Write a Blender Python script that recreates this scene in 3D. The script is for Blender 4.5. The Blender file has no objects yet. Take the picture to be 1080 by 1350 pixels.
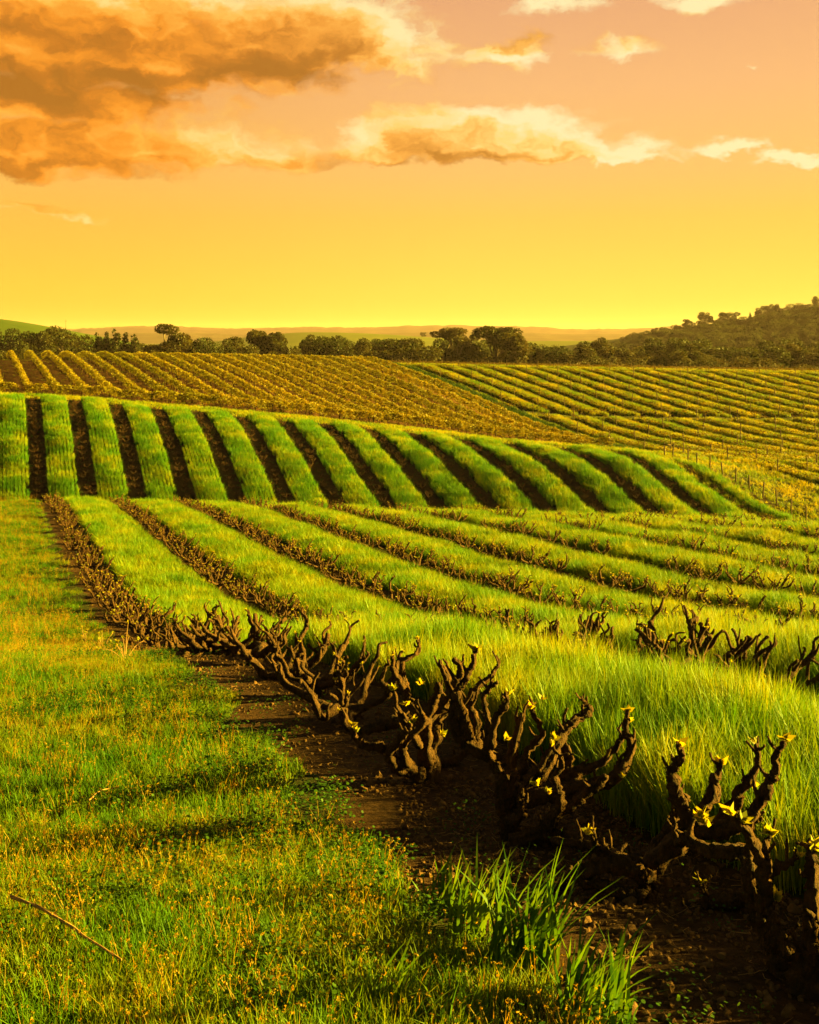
import bpy, bmesh, math
import numpy as np
from mathutils import Vector
C = bpy.context.scene.collection
R = math.radians
F, HY, CX, CZ = 1500.0, 445.0, 540.0, 12.0       # lens in photo pixels, horizon row, centre column, camera height above the valley floor

# ------------------------------------------------------------------ camera
sc = bpy.context.scene
cam = bpy.data.objects.new('camera', bpy.data.cameras.new('camera'))
C.objects.link(cam); sc.camera = cam
cam.location = (0, 0, CZ); cam.rotation_euler = (R(90), 0, 0)
cam.data.sensor_fit = 'VERTICAL'; cam.data.sensor_height = 24; cam.data.lens = 24 * F / 1350
cam.data.shift_y = -230 / 1350
cam.data.clip_start = .1; cam.data.clip_end = 30000

# ------------------------------------------------------------------ light and exposure
SUN_AZ, SUN_EL = R(80), R(13)
sc.view_settings.view_transform = 'Standard'; sc.view_settings.look = 'None'
sc.view_settings.gamma = 1; sc.view_settings.use_curve_mapping = False
EXPO = 3.2
sc.view_settings.exposure = EXPO
sun = bpy.data.objects.new('sun', bpy.data.lights.new('sun', 'SUN')); C.objects.link(sun)
sd = Vector((math.sin(SUN_AZ) * math.cos(SUN_EL), math.cos(SUN_AZ) * math.cos(SUN_EL), math.sin(SUN_EL)))
sun.rotation_euler = sd.to_track_quat('Z', 'Y').to_euler()
sun.data.energy = 5.0; sun.data.angle = R(.5); sun.data.color = (1, .71, .08)
sun.location = (60, 20, 60)
sc.render.engine = 'CYCLES'
sc.cycles.max_bounces = 6; sc.cycles.transparent_max_bounces = 6; sc.cycles.volume_bounces = 0
sc.cycles.diffuse_bounces = 3; sc.cycles.transmission_bounces = 3
sc.cycles.use_denoising = True

def srgb(r, g, b):
    return tuple((c / 255 / 12.92 if c <= 10 else ((c / 255 + .055) / 1.055) ** 2.4) for c in (r, g, b))

class NT:
    """small helper that adds nodes to a tree and links them"""
    def __init__(s, t): s.t = t; s.n = t.nodes; s.l = t.links
    def put(s, sock, v):
        if v is None: return
        if isinstance(v, bpy.types.NodeSocket): s.l.new(v, sock)
        else:
            if hasattr(sock.default_value, '__len__'):
                k = len(sock.default_value)
                v = tuple(v) if hasattr(v, '__len__') else (v,) * k
                v = v + (1.0,) * (k - len(v))
            sock.default_value = v
    def new(s, ty, ins=None, **kw):
        n = s.n.new(ty)
        for k, v in kw.items(): setattr(n, k, v)
        for k, v in (ins or {}).items(): s.put(n.inputs[k], v)
        return n
    def m(s, op, a, b=None, c=None, clamp=False):
        n = s.new('ShaderNodeMath', operation=op, use_clamp=clamp)
        for i, v in enumerate((a, b, c)): s.put(n.inputs[i], v)
        return n.outputs[0]
    def v(s, op, a, b=None, c=None):
        n = s.new('ShaderNodeVectorMath', operation=op)
        for i, x in enumerate((a, b, c)): s.put(n.inputs[i], x)
        return n.outputs['Value'] if op in ('LENGTH', 'DOT_PRODUCT', 'DISTANCE') else n.outputs[0]
    def mix(s, f, a, b, blend='MIX'):
        n = s.new('ShaderNodeMix', data_type='RGBA', blend_type=blend)
        s.put(n.inputs[0], f); s.put(n.inputs[6], a); s.put(n.inputs[7], b)
        return n.outputs[2]
    def ramp(s, f, stops, interp='LINEAR'):
        n = s.new('ShaderNodeValToRGB'); s.put(n.inputs[0], f)
        cr = n.color_ramp; cr.interpolation = interp
        while len(cr.elements) < len(stops): cr.elements.new(.5)
        for e, (p, c) in zip(cr.elements, stops):
            e.position = p; e.color = tuple(c) + (1,)
        return n.outputs[0]
    def noise(s, vec, scale, detail=4, rough=.5, dims='3D', out=0):
        n = s.new('ShaderNodeTexNoise', {'Scale': scale, 'Detail': detail, 'Roughness': rough}, noise_dimensions=dims)
        if vec is not None: s.put(n.inputs['Vector'], vec)
        return n.outputs[out]
    def rng(s, v, a, b, c=0., d=1., smooth=True):
        n = s.new('ShaderNodeMapRange', interpolation_type='SMOOTHSTEP' if smooth else 'LINEAR')
        for i, x in enumerate((v, a, b, c, d)): s.put(n.inputs[i], x)
        return n.outputs[0]

# ------------------------------------------------------------------ sky
def build_sky():
    w = bpy.data.worlds.new('World'); sc.world = w; w.use_nodes = True
    w.node_tree.nodes.clear(); T = NT(w.node_tree)
    d = T.v('NORMALIZE', T.new('ShaderNodeTexCoord').outputs['Generated'])
    x = T.new('ShaderNodeSeparateXYZ', {0: d})
    az = T.m('MULTIPLY', T.m('ARCTAN2', x.outputs[0], x.outputs[1]), 10)
    el = T.m('MULTIPLY', T.m('ARCSINE', x.outputs[2]), 10)
    q = T.new('ShaderNodeCombineXYZ', {0: az, 1: el}).outputs[0]
    def cv(px, py):
        a = math.atan((px - CX) / F)
        return a * 10, math.atan((HY - py) / F * math.cos(a)) * 10
    # clear air: yellow at the horizon, peach and mauve higher up
    t = T.m('DIVIDE', el, 15.7, clamp=True)
    def st(py): return cv(540, py)[1] / 15.7
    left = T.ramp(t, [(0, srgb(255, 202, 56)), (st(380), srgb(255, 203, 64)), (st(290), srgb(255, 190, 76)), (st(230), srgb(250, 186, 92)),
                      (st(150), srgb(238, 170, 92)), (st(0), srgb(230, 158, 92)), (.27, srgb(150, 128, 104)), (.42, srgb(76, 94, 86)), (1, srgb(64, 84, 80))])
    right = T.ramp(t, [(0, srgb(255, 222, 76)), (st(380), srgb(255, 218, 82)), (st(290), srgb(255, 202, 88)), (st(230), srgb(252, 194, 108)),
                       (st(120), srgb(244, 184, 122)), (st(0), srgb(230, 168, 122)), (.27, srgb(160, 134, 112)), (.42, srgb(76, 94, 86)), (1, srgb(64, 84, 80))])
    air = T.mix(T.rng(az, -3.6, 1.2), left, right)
    air = T.mix(T.rng(T.m('ABSOLUTE', az), 5.5, 11.5), air, srgb(78, 92, 72))       # sky out of view made dim and cool to set the shadow fill
    # banks of cloud: (x, y, half width, half height, weight, flatness of the base)
    clouds = [(40, 72, 430, 66, 1.3, .5), (235, 88, 280, 46, 1.15, .6), (405, 48, 190, 78, 1.05, .3), (535, 90, 90, 30, .75, .6), (30, 130, 320, 55, 1.0, .2), (330, 62, 240, 62, 1.1, .5), (440, 62, 210, 58, 1.05, .5), (150, 20, 420, 60, 1.0, .2),
              (30, 205, 240, 56, 1.2, 1.2), (210, 200, 230, 50, 1.05, 1.0), (365, 212, 130, 28, .92, .6),
              (470, 200, 70, 30, .62, .6), (620, 194, 165, 46, 1.4, 1.6), (715, 202, 150, 32, 1.2, 1.6), (815, 205, 95, 27, .95, 1.6),
              (965, 196, 90, 18, .8, .8), (1045, 210, 95, 16, .8, .6),
              (658, 70, 78, 38, .85, .4), (815, 64, 95, 26, .68, .4), (740, 8, 110, 30, .75, .4), (925, 4, 85, 30, .82, .4), (985, 88, 40, 12, .4, .4),
              (90, 281, 130, 14, .66, .4), (330, -120, 500, 70, .9, .3), (900, -150, 300, 50, .8, .3), (-500, 60, 400, 90, 1.0, .6), (1500, 120, 260, 50, .9, .8)]
    wv = T.v('MULTIPLY', q, (1, 1.7, 1))
    def dens(qq):
        M = None
        for (px, py, a, b, wt, fl) in clouds:
            cx, cy = cv(px, py)
            e = T.v('MULTIPLY', T.v('SUBTRACT', qq, (cx, cy, 0)), (150 / a, 150 / b, 0))
            e = T.v('MULTIPLY_ADD', T.v('MINIMUM', e, (1e6, 0, 0)), (0, fl, 0), e)      # flatter below than above
            mm = T.m('MULTIPLY_ADD', T.v('LENGTH', e), -1.0, wt)
            M = mm if M is None else T.m('SMOOTH_MAX', M, mm, .12)
        return M
    warp = T.v('SUBTRACT', T.noise(wv, 1.5, 5, .6, '2D', 1), (.5, .5, .5))
    q1 = T.v('MULTIPLY_ADD', warp, (.95, .42, 0), q)
    q2 = T.v('MULTIPLY_ADD', warp, (.75, .40, 0), q)
    n = lambda qq, sc_, de: T.noise(T.v('MULTIPLY', qq, (1, 1.55, 1)), sc_, de, .58, '2D')
    nf = n(q1, 2.1, 9)
    M0 = dens(q1)
    d0 = T.m('MULTIPLY_ADD', T.m('SUBTRACT', nf, .5), 1.1, M0)
    M1 = dens(T.v('ADD', q2, (.30, .26, 0)))
    nl0 = n(q1, 1.25, 4); nl1 = n(T.v('ADD', q1, (.16, .16, 0)), 1.25, 4)
    nf1 = n(T.v('ADD', q1, (.06, .07, 0)), 2.1, 6)
    cover = T.m('MULTIPLY', T.rng(d0, .0, .58), .97)
    lit = T.m('MULTIPLY_ADD', T.m('SUBTRACT', M0, M1), .62, .50)
    lit = T.m('MULTIPLY_ADD', T.m('SUBTRACT', nl0, nl1), 0.8, lit)
    lit = T.m('MULTIPLY_ADD', T.m('SUBTRACT', nf, nf1), .55, lit)
    lit = T.m('SUBTRACT', lit, T.m('MULTIPLY', T.rng(M0, .40, .95), .44))
    lit = T.m('ADD', lit, T.m('MULTIPLY', T.rng(d0, .55, .1), .07), clamp=True)
    lc = T.ramp(lit, [(0, srgb(172, 102, 28)), (.2, srgb(204, 118, 30)), (.36, srgb(248, 148, 36)), (.62, srgb(255, 187, 72)), (.9, srgb(255, 225, 138))])
    rc = T.ramp(lit, [(0, srgb(170, 106, 36)), (.2, srgb(196, 126, 46)), (.42, srgb(248, 176, 78)), (.6, srgb(255, 216, 122)), (.9, srgb(255, 238, 180))])
    cc = T.mix(T.rng(az, -2.6, 1.0), lc, rc)
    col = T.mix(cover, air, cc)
    # the atmosphere's own scattering, warmed, adds the glow on the sun's side
    sky = T.new('ShaderNodeTexSky', sky_type='NISHITA', sun_disc=False, sun_elevation=SUN_EL, sun_rotation=SUN_AZ, dust_density=4.0, air_density=1.4)
    glow = T.v('MULTIPLY', sky.outputs[0], (.03, .014, .002))
    k = 10 / 2 ** EXPO
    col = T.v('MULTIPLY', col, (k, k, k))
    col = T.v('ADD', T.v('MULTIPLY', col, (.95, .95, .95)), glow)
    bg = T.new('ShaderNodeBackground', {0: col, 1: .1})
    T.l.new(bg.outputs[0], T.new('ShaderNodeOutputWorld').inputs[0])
    w.cycles.sampling_method = 'MANUAL'; w.cycles.sample_map_resolution = 256
build_sky()

# ------------------------------------------------------------------ terrain
def pchip(x, y, xq):
    x = np.asarray(x, float); y = np.asarray(y, float); h = np.diff(x); dl = np.diff(y) / h
    d = np.zeros_like(y)
    w1 = 2 * h[1:] + h[:-1]; w2 = h[1:] + 2 * h[:-1]
    ok = dl[:-1] * dl[1:] > 0
    with np.errstate(all='ignore'):
        d[1:-1] = np.where(ok, (w1 + w2) / (w1 / dl[:-1] + w2 / dl[1:]), 0)
    d[0], d[-1] = dl[0], dl[-1]
    i = np.clip(np.searchsorted(x, xq) - 1, 0, len(x) - 2); t = (xq - x[i]) / h[i]
    return ((2*t**3-3*t**2+1)*y[i] + (t**3-2*t**2+t)*h[i]*d[i] + (-2*t**3+3*t**2)*y[i+1] + (t**3-t**2)*h[i]*d[i+1])
FD = [2, 3.8, 5.9, 8.6, 12.3, 16.3, 21.8, 27.5, 35, 43.6, 54]
FH = [2.0, 2.2, 2.57, 2.9, 3.5, 4.6, 5.75, 6.5, 7.1, 7.65]
TD = [60, 66, 70, 75, 80, 85, 90, 94, 98, 102, 107, 115, 130, 150, 165, 180, 200, 230, 300, 420]
TC = {-400: [8.6, 11.0, 12.1, 11.9, 9.9, 7.6, 5.8, 4.8, 4.6, 4.9, 5.3, 5.2, 4.4, 3.6, 3.2, 4.2, 6.5, 9.5, 13, 13],
      0: [8.7, 11.2, 12.2, 12.0, 10.1, 7.8, 6.05, 5.1, 4.9, 5.2, 5.6, 5.4, 4.6, 3.7, 3.2, 3.9, 6.0, 9.2, 13, 13],
      270: [9.0, 11.4, 12.4, 12.3, 10.5, 8.5, 7.05, 6.4, 6.2, 6.4, 6.7, 6.5, 5.5, 4.3, 3.6, 4.2, 6.2, 9.3, 13, 13],
      540: [9.5, 11.6, 12.4, 12.3, 10.9, 9.3, 8.2, 7.8, 7.9, 8.2, 8.6, 8.4, 7.2, 5.4, 4.2, 4.7, 6.5, 9.5, 13, 13],
      810: [9.8, 11.6, 12.2, 11.9, 10.2, 9.0, 8.9, 9.3, 9.9, 10.4, 10.6, 10.3, 8.9, 6.5, 4.9, 5.2, 6.8, 9.6, 13, 13],
      1080: [10.2, 11.6, 12.1, 12.0, 11.4, 11.0, 10.8, 10.8, 10.8, 10.8, 10.7, 10.3, 9.1, 7.0, 5.4, 5.8, 7.2, 9.8, 13, 13],
      1500: [10.6, 11.8, 12.2, 12.1, 11.8, 11.5, 11.3, 11.2, 11.1, 11.0, 10.8, 10.3, 9.2, 7.3, 5.8, 6.2, 7.5, 10, 13, 13]}
TX = sorted(TC)
F54 = {-400: 8.2, 0: 8.25, 270: 8.3, 540: 8.5, 810: 8.75, 1080: 9.1, 1500: 9.3}
GL = np.linspace(math.log(2), math.log(420), 900); GDD = np.exp(GL)
GX = np.arange(-400, 1501, 10.)
cols = np.array([pchip(FD + TD, FH + [F54[x]] + TC[x], GDD) for x in TX])
TAB = np.array([pchip(TX, cols[:, j], GX) for j in range(len(GDD))]).T
def hh(X, D):
    """metres below the camera at lateral X, distance D"""
    X, D = np.broadcast_arrays(np.asarray(X, float), np.asarray(D, float))
    px = np.clip(CX + F * X / np.maximum(D, 6), GX[0], GX[-1] - 1e-6)
    fx = (px - GX[0]) / 10; i = np.minimum(fx.astype(int), len(GX) - 2); fx = fx - i
    l = np.clip(np.log(np.clip(D, 2, 419.99)), GL[0], GL[-1] - 1e-9)
    fd = (l - GL[0]) / (GL[1] - GL[0]); j = np.minimum(fd.astype(int), len(GDD) - 2); fd = fd - j
    h = (TAB[i, j]*(1-fx)*(1-fd) + TAB[i+1, j]*fx*(1-fd) + TAB[i, j+1]*(1-fx)*fd + TAB[i+1, j+1]*fx*fd)
    b = .05*np.sin(X*1.7+D*.6)*np.sin(D*.9-X*.4) + .05*np.sin(X*.63-D*.21+1)*np.sin(D*.37+.8)
    return h + b * np.clip(D / 30, .15, 1) * np.clip((300 - D) / 100, 0, 1)
def zz(X, D): return CZ - hh(X, D)
def hit(px, py, lo, hi):
    """first ground point seen at a photo pixel between two distances"""
    D = np.linspace(lo, hi, 1500); e = HY + F * hh((px - CX) / F * D, D) / D - py
    s = np.where((e[:-1] > 0) & (e[1:] <= 0))[0]
    k = s[0] if len(s) else int(np.argmin(np.abs(e)))
    return (px - CX) / F * D[k], D[k]

# rows of the old bush vines (front and facing slope), then of the trellis behind
T0, U0, PITCH = .36, 2.7, 3.4
TB, UB, PB = 572 / F, 5.1, 2.73
UC, PC = 62.4, 3.5
def dtop(px): return np.interp(px, [-400, 0, 270, 540, 810, 940, 1030, 1080], [95.5, 95.5, 95, 93, 88, 85, 81, 77])
fence_px = [(876, 602), (887, 603), (907, 611), (919, 616), (936, 620), (953, 628), (970, 636), (988, 646), (1006, 656), (1024, 667), (1043, 679), (1063, 690)]
fence_xy = [hit(px, py, 70, 92) for px, py in fence_px]
fa = np.array(sorted((d, x) for x, d in fence_xy))
def xfence(D): return np.interp(D, [60, fa[0, 0], fa[-1, 0], fa[-1, 0] + 14, 112], [fa[0, 1] + 3, fa[0, 1], fa[-1, 1], fa[-1, 1] + .5, 22])
def xcl(D): return np.where(np.asarray(D) > 105.5, -99, xfence(D) + 2.2)      # left limit of the lower right block
def wob(X, D, s=1.): return (np.sin(X*1.9*s+D*.83*s)+np.sin(D*1.7*s-X*.6*s+2)+np.sin(X*4.1*s-D*3.3*s+1))/3
def zones(X, D):
    """0 path grass, 1 soil, 2 front cereal strip, 3 slope strip, 4 trellis soil, 5 right-block strip, 6 rough grass, 7 right-block row soil; and distance to the row"""
    X, D = np.broadcast_arrays(np.asarray(X, float), np.asarray(D, float))
    px = CX + F * X / np.maximum(D, 1); u = X + D * T0; ub = X + D * TB
    k = (u - U0) / PITCH; dr = np.abs(k - np.round(k)) * PITCH
    z = np.full(X.shape, 6)
    fr = D < 66
    w = wob(X, D)
    half = np.interp(px, [600, 800], [.80, .70]) * np.where((np.round(k) >= 1) & (D < 15), .45, 1) + .10 * w
    sd = (k - np.round(k)) * PITCH; z = np.where(fr, np.where((sd > -.30 + .12 * w) & (sd < half), 1, 2), z)
    z = np.where(fr & (u < 3.36 + .10 * w), 1, z)
    z = np.where(fr & (u < np.interp(D, [5, 12, 20], [1.88, 2.02, 2.15]) + .20 * w), 0, z)
    mid = (~fr) & (D < dtop(px)) & (X < xfence(D) - .5)
    z = np.where(mid, np.where(dr < .70 + .16 * w, np.where(X < xfence(D) - 2.6, 1, 6), 3), z)
    b = (D > 103.5) & (D < 215) & (ub < UB + 19.6 * PB)
    z = np.where(b, 4, z)
    kc = (ub - UC) / PC; drc = np.abs(kc - np.round(kc)) * PC
    c = (ub >= UC - 1.0) & (D < 215) & (((D > 129.5)) | ((D < 127) & (X > xcl(D)) & (D > 79)))
    z = np.where(c, np.where(drc < .74 + .12 * w, 7, 5), z)
    return z, dr, drc

# ------------------------------------------------------------------ mesh helpers
def mesh_np(name, V, faces, mats, smooth=False, mi=None):
    """faces: list of (n, k) integer arrays"""
    me = bpy.data.meshes.new(name); V = np.ascontiguousarray(V, np.float32)
    faces = [np.asarray(f, np.int32) for f in faces if len(f)]
    me.vertices.add(len(V)); me.vertices.foreach_set('co', V.ravel())
    tot = np.concatenate([np.full(len(f), f.shape[1], np.int32) for f in faces])
    loops = np.concatenate([f.ravel() for f in faces])
    me.loops.add(len(loops)); me.loops.foreach_set('vertex_index', loops)
    me.polygons.add(len(tot)); st = np.concatenate([[0], np.cumsum(tot)[:-1]]).astype(np.int32)
    me.polygons.foreach_set('loop_start', st)
    try: me.polygons.foreach_set('loop_total', tot)
    except Exception: pass
    me.polygons.foreach_set('use_smooth', np.full(len(tot), smooth))
    for m in (mats if isinstance(mats, (list, tuple)) else [mats]): me.materials.append(m)
    if mi is not None: me.polygons.foreach_set('material_index', np.asarray(mi, np.int32))
    me.update(calc_edges=True); me.validate()
    return me
class MB:
    def __init__(s): s.V = []; s.F = {}; s.n = 0
    def add(s, V, *fs):
        for f in fs:
            f = np.asarray(f)
            if len(f): s.F.setdefault(f.shape[1], []).append(f + s.n)
        s.V.append(np.asarray(V, float)); s.n += len(V)
    def mesh(s, name, mat, smooth=True): return mesh_np(name, np.concatenate(s.V), [np.concatenate(f) for f in s.F.values()], mat, smooth)
def smoothline(P, n):
    P = np.asarray(P, float); k = len(P)
    Q = np.vstack([2*P[0]-P[1], P, 2*P[-1]-P[-2]]); out = []
    for i in range(k-1):
        a, b, c, d = Q[i], Q[i+1], Q[i+2], Q[i+3]
        for t in np.arange(n)/n:
            out.append(.5*(2*b+(c-a)*t+(2*a-5*b+4*c-d)*t*t+(3*b-a-3*c+d)*t**3))
    out.append(P[-1]); return np.array(out)
def tube(mb, P, rad, sides=8, rough=0., rng=None, cap=True):
    P = np.asarray(P, float); n = len(P); rad = np.broadcast_to(rad, n).astype(float)
    T = np.gradient(P, axis=0); T /= np.linalg.norm(T, axis=1)[:, None] + 1e-12
    u = np.cross(T[0], (0.31, .95, .1)); 
    if np.linalg.norm(u) < 1e-3: u = np.cross(T[0], (1, 0, 0))
    a = np.arange(sides)*2*math.pi/sides; V = []; ridge = rng.standard_normal(sides) if rough else 0
    for i in range(n):
        u = u - T[i]*np.dot(u, T[i]); u /= np.linalg.norm(u)+1e-12; v = np.cross(T[i], u)
        if rough: ridge = ridge*.88+rng.standard_normal(sides)*.47
        r = rad[i]*(1+(rough*ridge if rough else 0))
        r = np.broadcast_to(r, sides)
        V.append(P[i]+(np.cos(a)*r)[:, None]*u+(np.sin(a)*r)[:, None]*v)
    V = np.concatenate(V); i = np.arange(n-1)[:, None]*sides; j = np.arange(sides)[None]; k = (j+1) % sides
    q = np.stack([i+j, i+k, i+sides+k, i+sides+j], -1).reshape(-1, 4)
    fs = [q]
    if cap:
        V = np.vstack([V, P[0], P[-1]+T[-1]*rad[-1]*.4]); c0 = n*sides
        jj = np.arange(sides); kk = (jj+1) % sides
        fs.append(np.concatenate([np.stack([np.full(sides, c0), kk, jj], -1), np.stack([np.full(sides, c0+1), (n-1)*sides+jj, (n-1)*sides+kk], -1)]))
    mb.add(V, *fs)
def rhombs(mb, P, A, B):
    """leaf-shaped quads: centre P, half-length vectors A, half-width vectors B"""
    n = len(P); V = np.stack([P-A, P+B-A*.1, P+A, P-B-A*.1], 1).reshape(-1, 3)
    mb.add(V, np.arange(n*4).reshape(n, 4))
def rounds(mb, P, A, B):
    """rounded leaflets"""
    n = len(P); V = np.stack([P-A*.95, P-A*.45+B*.85, P+A*.5+B*.85, P+A*.9, P+A*.5-B*.85, P-A*.45-B*.85], 1).reshape(-1, 3)
    mb.add(V, np.arange(n*6).reshape(n, 6))
def rand_dirs(rng, n):
    v = rng.standard_normal((n, 3)); return v/np.linalg.norm(v, axis=1)[:, None]
def leafcloud(mb, rng, P, size, up=0.):
    n = len(P); a = rand_dirs(rng, n); a[:, 2] += up; a /= np.linalg.norm(a, axis=1)[:, None]
    b = np.cross(a, rand_dirs(rng, n)); b /= np.linalg.norm(b, axis=1)[:, None]+1e-9
    s = np.broadcast_to(size, n)*rng.uniform(.6, 1.3, n)
    rhombs(mb, P, a*s[:, None], b*s[:, None]*.6)
def link(name, me, parent=None, loc=None):
    o = bpy.data.objects.new(name, me); C.objects.link(o)
    if parent is not None: o.parent = parent
    if loc is not None: o.location = loc
    return o
def tag(o, label=None, cat=None, group=None, kind=None):
    if label: o['label'] = label
    if cat: o['category'] = cat
    if group: o['group'] = group
    if kind: o['kind'] = kind
    return o
def empty(name, loc=(0, 0, 0), rz=0):
    o = bpy.data.objects.new(name, None); C.objects.link(o); o.location = loc; o.rotation_euler.z = rz
    o.empty_display_size = .2
    return o
ORD = 'first second third fourth fifth sixth seventh eighth ninth tenth eleventh twelfth thirteenth fourteenth fifteenth sixteenth seventeenth eighteenth nineteenth twentieth'.split()
def ordi(i):
    if i < 20: return ORD[i]
    t = {2: 'twenty', 3: 'thirty', 4: 'forty'}[(i+1)//10]
    return (t[:-1]+'ieth') if (i+1) % 10 == 0 else t+'-'+ORD[(i+1) % 10-1]

# ------------------------------------------------------------------ materials
def mat(name):
    m = bpy.data.materials.new(name); m.use_nodes = True; m.node_tree.nodes.clear(); return m, NT(m.node_tree)
def leaf_mat(name, cols_, trans=.5, rough=.55, spec=.12, noise=None, tgain=1.0, gain=.74):
    m, T = mat(name)
    cols_ = [tuple(v*gain for v in c) for c in cols_]
    rnd = T.new('ShaderNodeObjectInfo').outputs['Random']
    if noise:
        n = T.noise(T.new('ShaderNodeNewGeometry').outputs['Position'], noise, 3, .6)
        rnd = T.m('ADD', T.m('MULTIPLY', rnd, .4), T.m('MULTIPLY', T.rng(n, .3, .7), .6))
    k = len(cols_)-1
    c = T.ramp(rnd, [(i/k, cc) for i, cc in enumerate(cols_)])
    p = T.new('ShaderNodeBsdfPrincipled', {'Base Color': c, 'Roughness': rough, 'Specular IOR Level': spec})
    tc = T.v('MULTIPLY', c, (1.45*tgain, 1.05*tgain, .3*tgain))
    t = T.new('ShaderNodeBsdfTranslucent', {'Color': tc})
    mx = T.new('ShaderNodeMixShader', {0: trans}); T.l.new(p.outputs[0], mx.inputs[1]); T.l.new(t.outputs[0], mx.inputs[2])
    T.l.new(mx.outputs[0], T.new('ShaderNodeOutputMaterial').inputs[0])
    return m
def plain_mat(name, a, b, scale=5., rough=.85, bump=0., bscale=None, spec=.2, vec=None, detail=6):
    m, T = mat(name)
    P = T.new('ShaderNodeTexCoord').outputs['Object']
    if vec: P = T.v('MULTIPLY', P, vec)
    n = T.noise(P, scale, detail, .6)
    c = T.ramp(n, [(.3, a), (.7, b)])
    p = T.new('ShaderNodeBsdfPrincipled', {'Base Color': c, 'Roughness': rough, 'Specular IOR Level': spec})
    if bump:
        n2 = T.noise(P, bscale or scale*3, 6, .65)
        T.l.new(T.new('ShaderNodeBump', {'Strength': 1., 'Distance': bump, 'Height': n2}).outputs[0], p.inputs['Normal'])
    T.l.new(p.outputs[0], T.new('ShaderNodeOutputMaterial').inputs[0])
    return m
M = {}
M['path'] = leaf_mat('meadow_blades', [(.03, .14, .002), (.10, .20, .003), (.23, .23, .004)], .48, noise=.9, gain=.95)
M['seed'] = leaf_mat('dry_seed_heads', [(.34, .22, .012), (.42, .30, .015), (.26, .15, .012)], .45)
M['clover'] = leaf_mat('clover_leaf', [(.03, .10, .004), (.07, .15, .005)], .4, noise=1.5)
M['cereal'] = leaf_mat('cereal_blades', [(.035, .16, .002), (.14, .24, .002), (.32, .31, .003)], .34, noise=.8, gain=1.0)
M['slope'] = leaf_mat('slope_cereal_blades', [(.025, .14, .002), (.10, .22, .002), (.29, .31, .003)], .38, noise=.5, gain=1.05)
M['block'] = leaf_mat('inter_row_blades', [(.045, .14, .002), (.16, .21, .002), (.32, .27, .003)], .42, noise=.3, gain=1.05)
M['gap'] = leaf_mat('gap_shade_weed_blades', [(.016, .055, .002), (.035, .085, .002)], .35, noise=.4)  # dark green carries the gap strip's shade in its colour; furrow weeds share it
M['shoot'] = leaf_mat('young_vine_leaf', [(.28, .32, .015), (.45, .42, .02)], .5)
M['canopy'] = leaf_mat('trellis_leaf', [(.12, .125, .003), (.20, .175, .004), (.28, .215, .005)], .3, noise=.8, gain=.9)
M['canopy2'] = leaf_mat('sparse_trellis_leaf', [(.07, .05, .004), (.13, .095, .005)], .35, noise=.8)
M['gum'] = leaf_mat('gum_leaf', [(.03, .042, .006), (.055, .055, .007), (.085, .07, .008)], .3, noise=.25)
M['dark'] = leaf_mat('dark_leaf', [(.025, .04, .008), (.05, .06, .010)], .3, noise=.25)
M['bark'] = plain_mat('vine_bark', (.026, .014, .006), (.125, .058, .016), 34, .92, .05, 70, vec=(1, 1, .5))
M['tbark'] = plain_mat('tree_bark', (.07, .05, .03), (.2, .15, .09), 3, .9)
M['post'] = plain_mat('weathered_post', (.05, .032, .015), (.13, .085, .04), 6, .9)
M['cane'] = plain_mat('dry_cane', (.22, .12, .04), (.36, .2, .07), 12, .8)
M['clod'] = plain_mat('soil_clod', (.06, .03, .010), (.16, .08, .026), 9, .95, .01, 40)
M['wire'] = plain_mat('galvanised_wire', (.3, .28, .24), (.4, .38, .33), 5, .5)

def ground_mat():
    m, T = mat('vineyard_ground')
    P = T.new('ShaderNodeTexCoord').outputs['Object']
    a = T.new('ShaderNodeAttribute', attribute_name='tone').outputs['Color']
    n = T.noise(P, 3.0, 8, .65); f = T.noise(P, 26, 5, .6)
    c = T.mix(1., a, T.ramp(n, [(.28, (.55, .55, .5)), (.72, (1.5, 1.45, 1.4))]), 'MULTIPLY')
    c = T.mix(1., c, T.ramp(f, [(.3, (.45, .45, .45)), (.7, (1.1, 1.05, 1.0))]), 'MULTIPLY')
    p = T.new('ShaderNodeBsdfPrincipled', {'Base Color': c, 'Roughness': .95, 'Specular IOR Level': .1})
    b = T.noise(P, 7, 8, .7)
    T.l.new(T.new('ShaderNodeBump', {'Strength': 1., 'Distance': .12, 'Height': b}).outputs[0], p.inputs['Normal'])
    T.l.new(p.outputs[0], T.new('ShaderNodeOutputMaterial').inputs[0])
    return m

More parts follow.
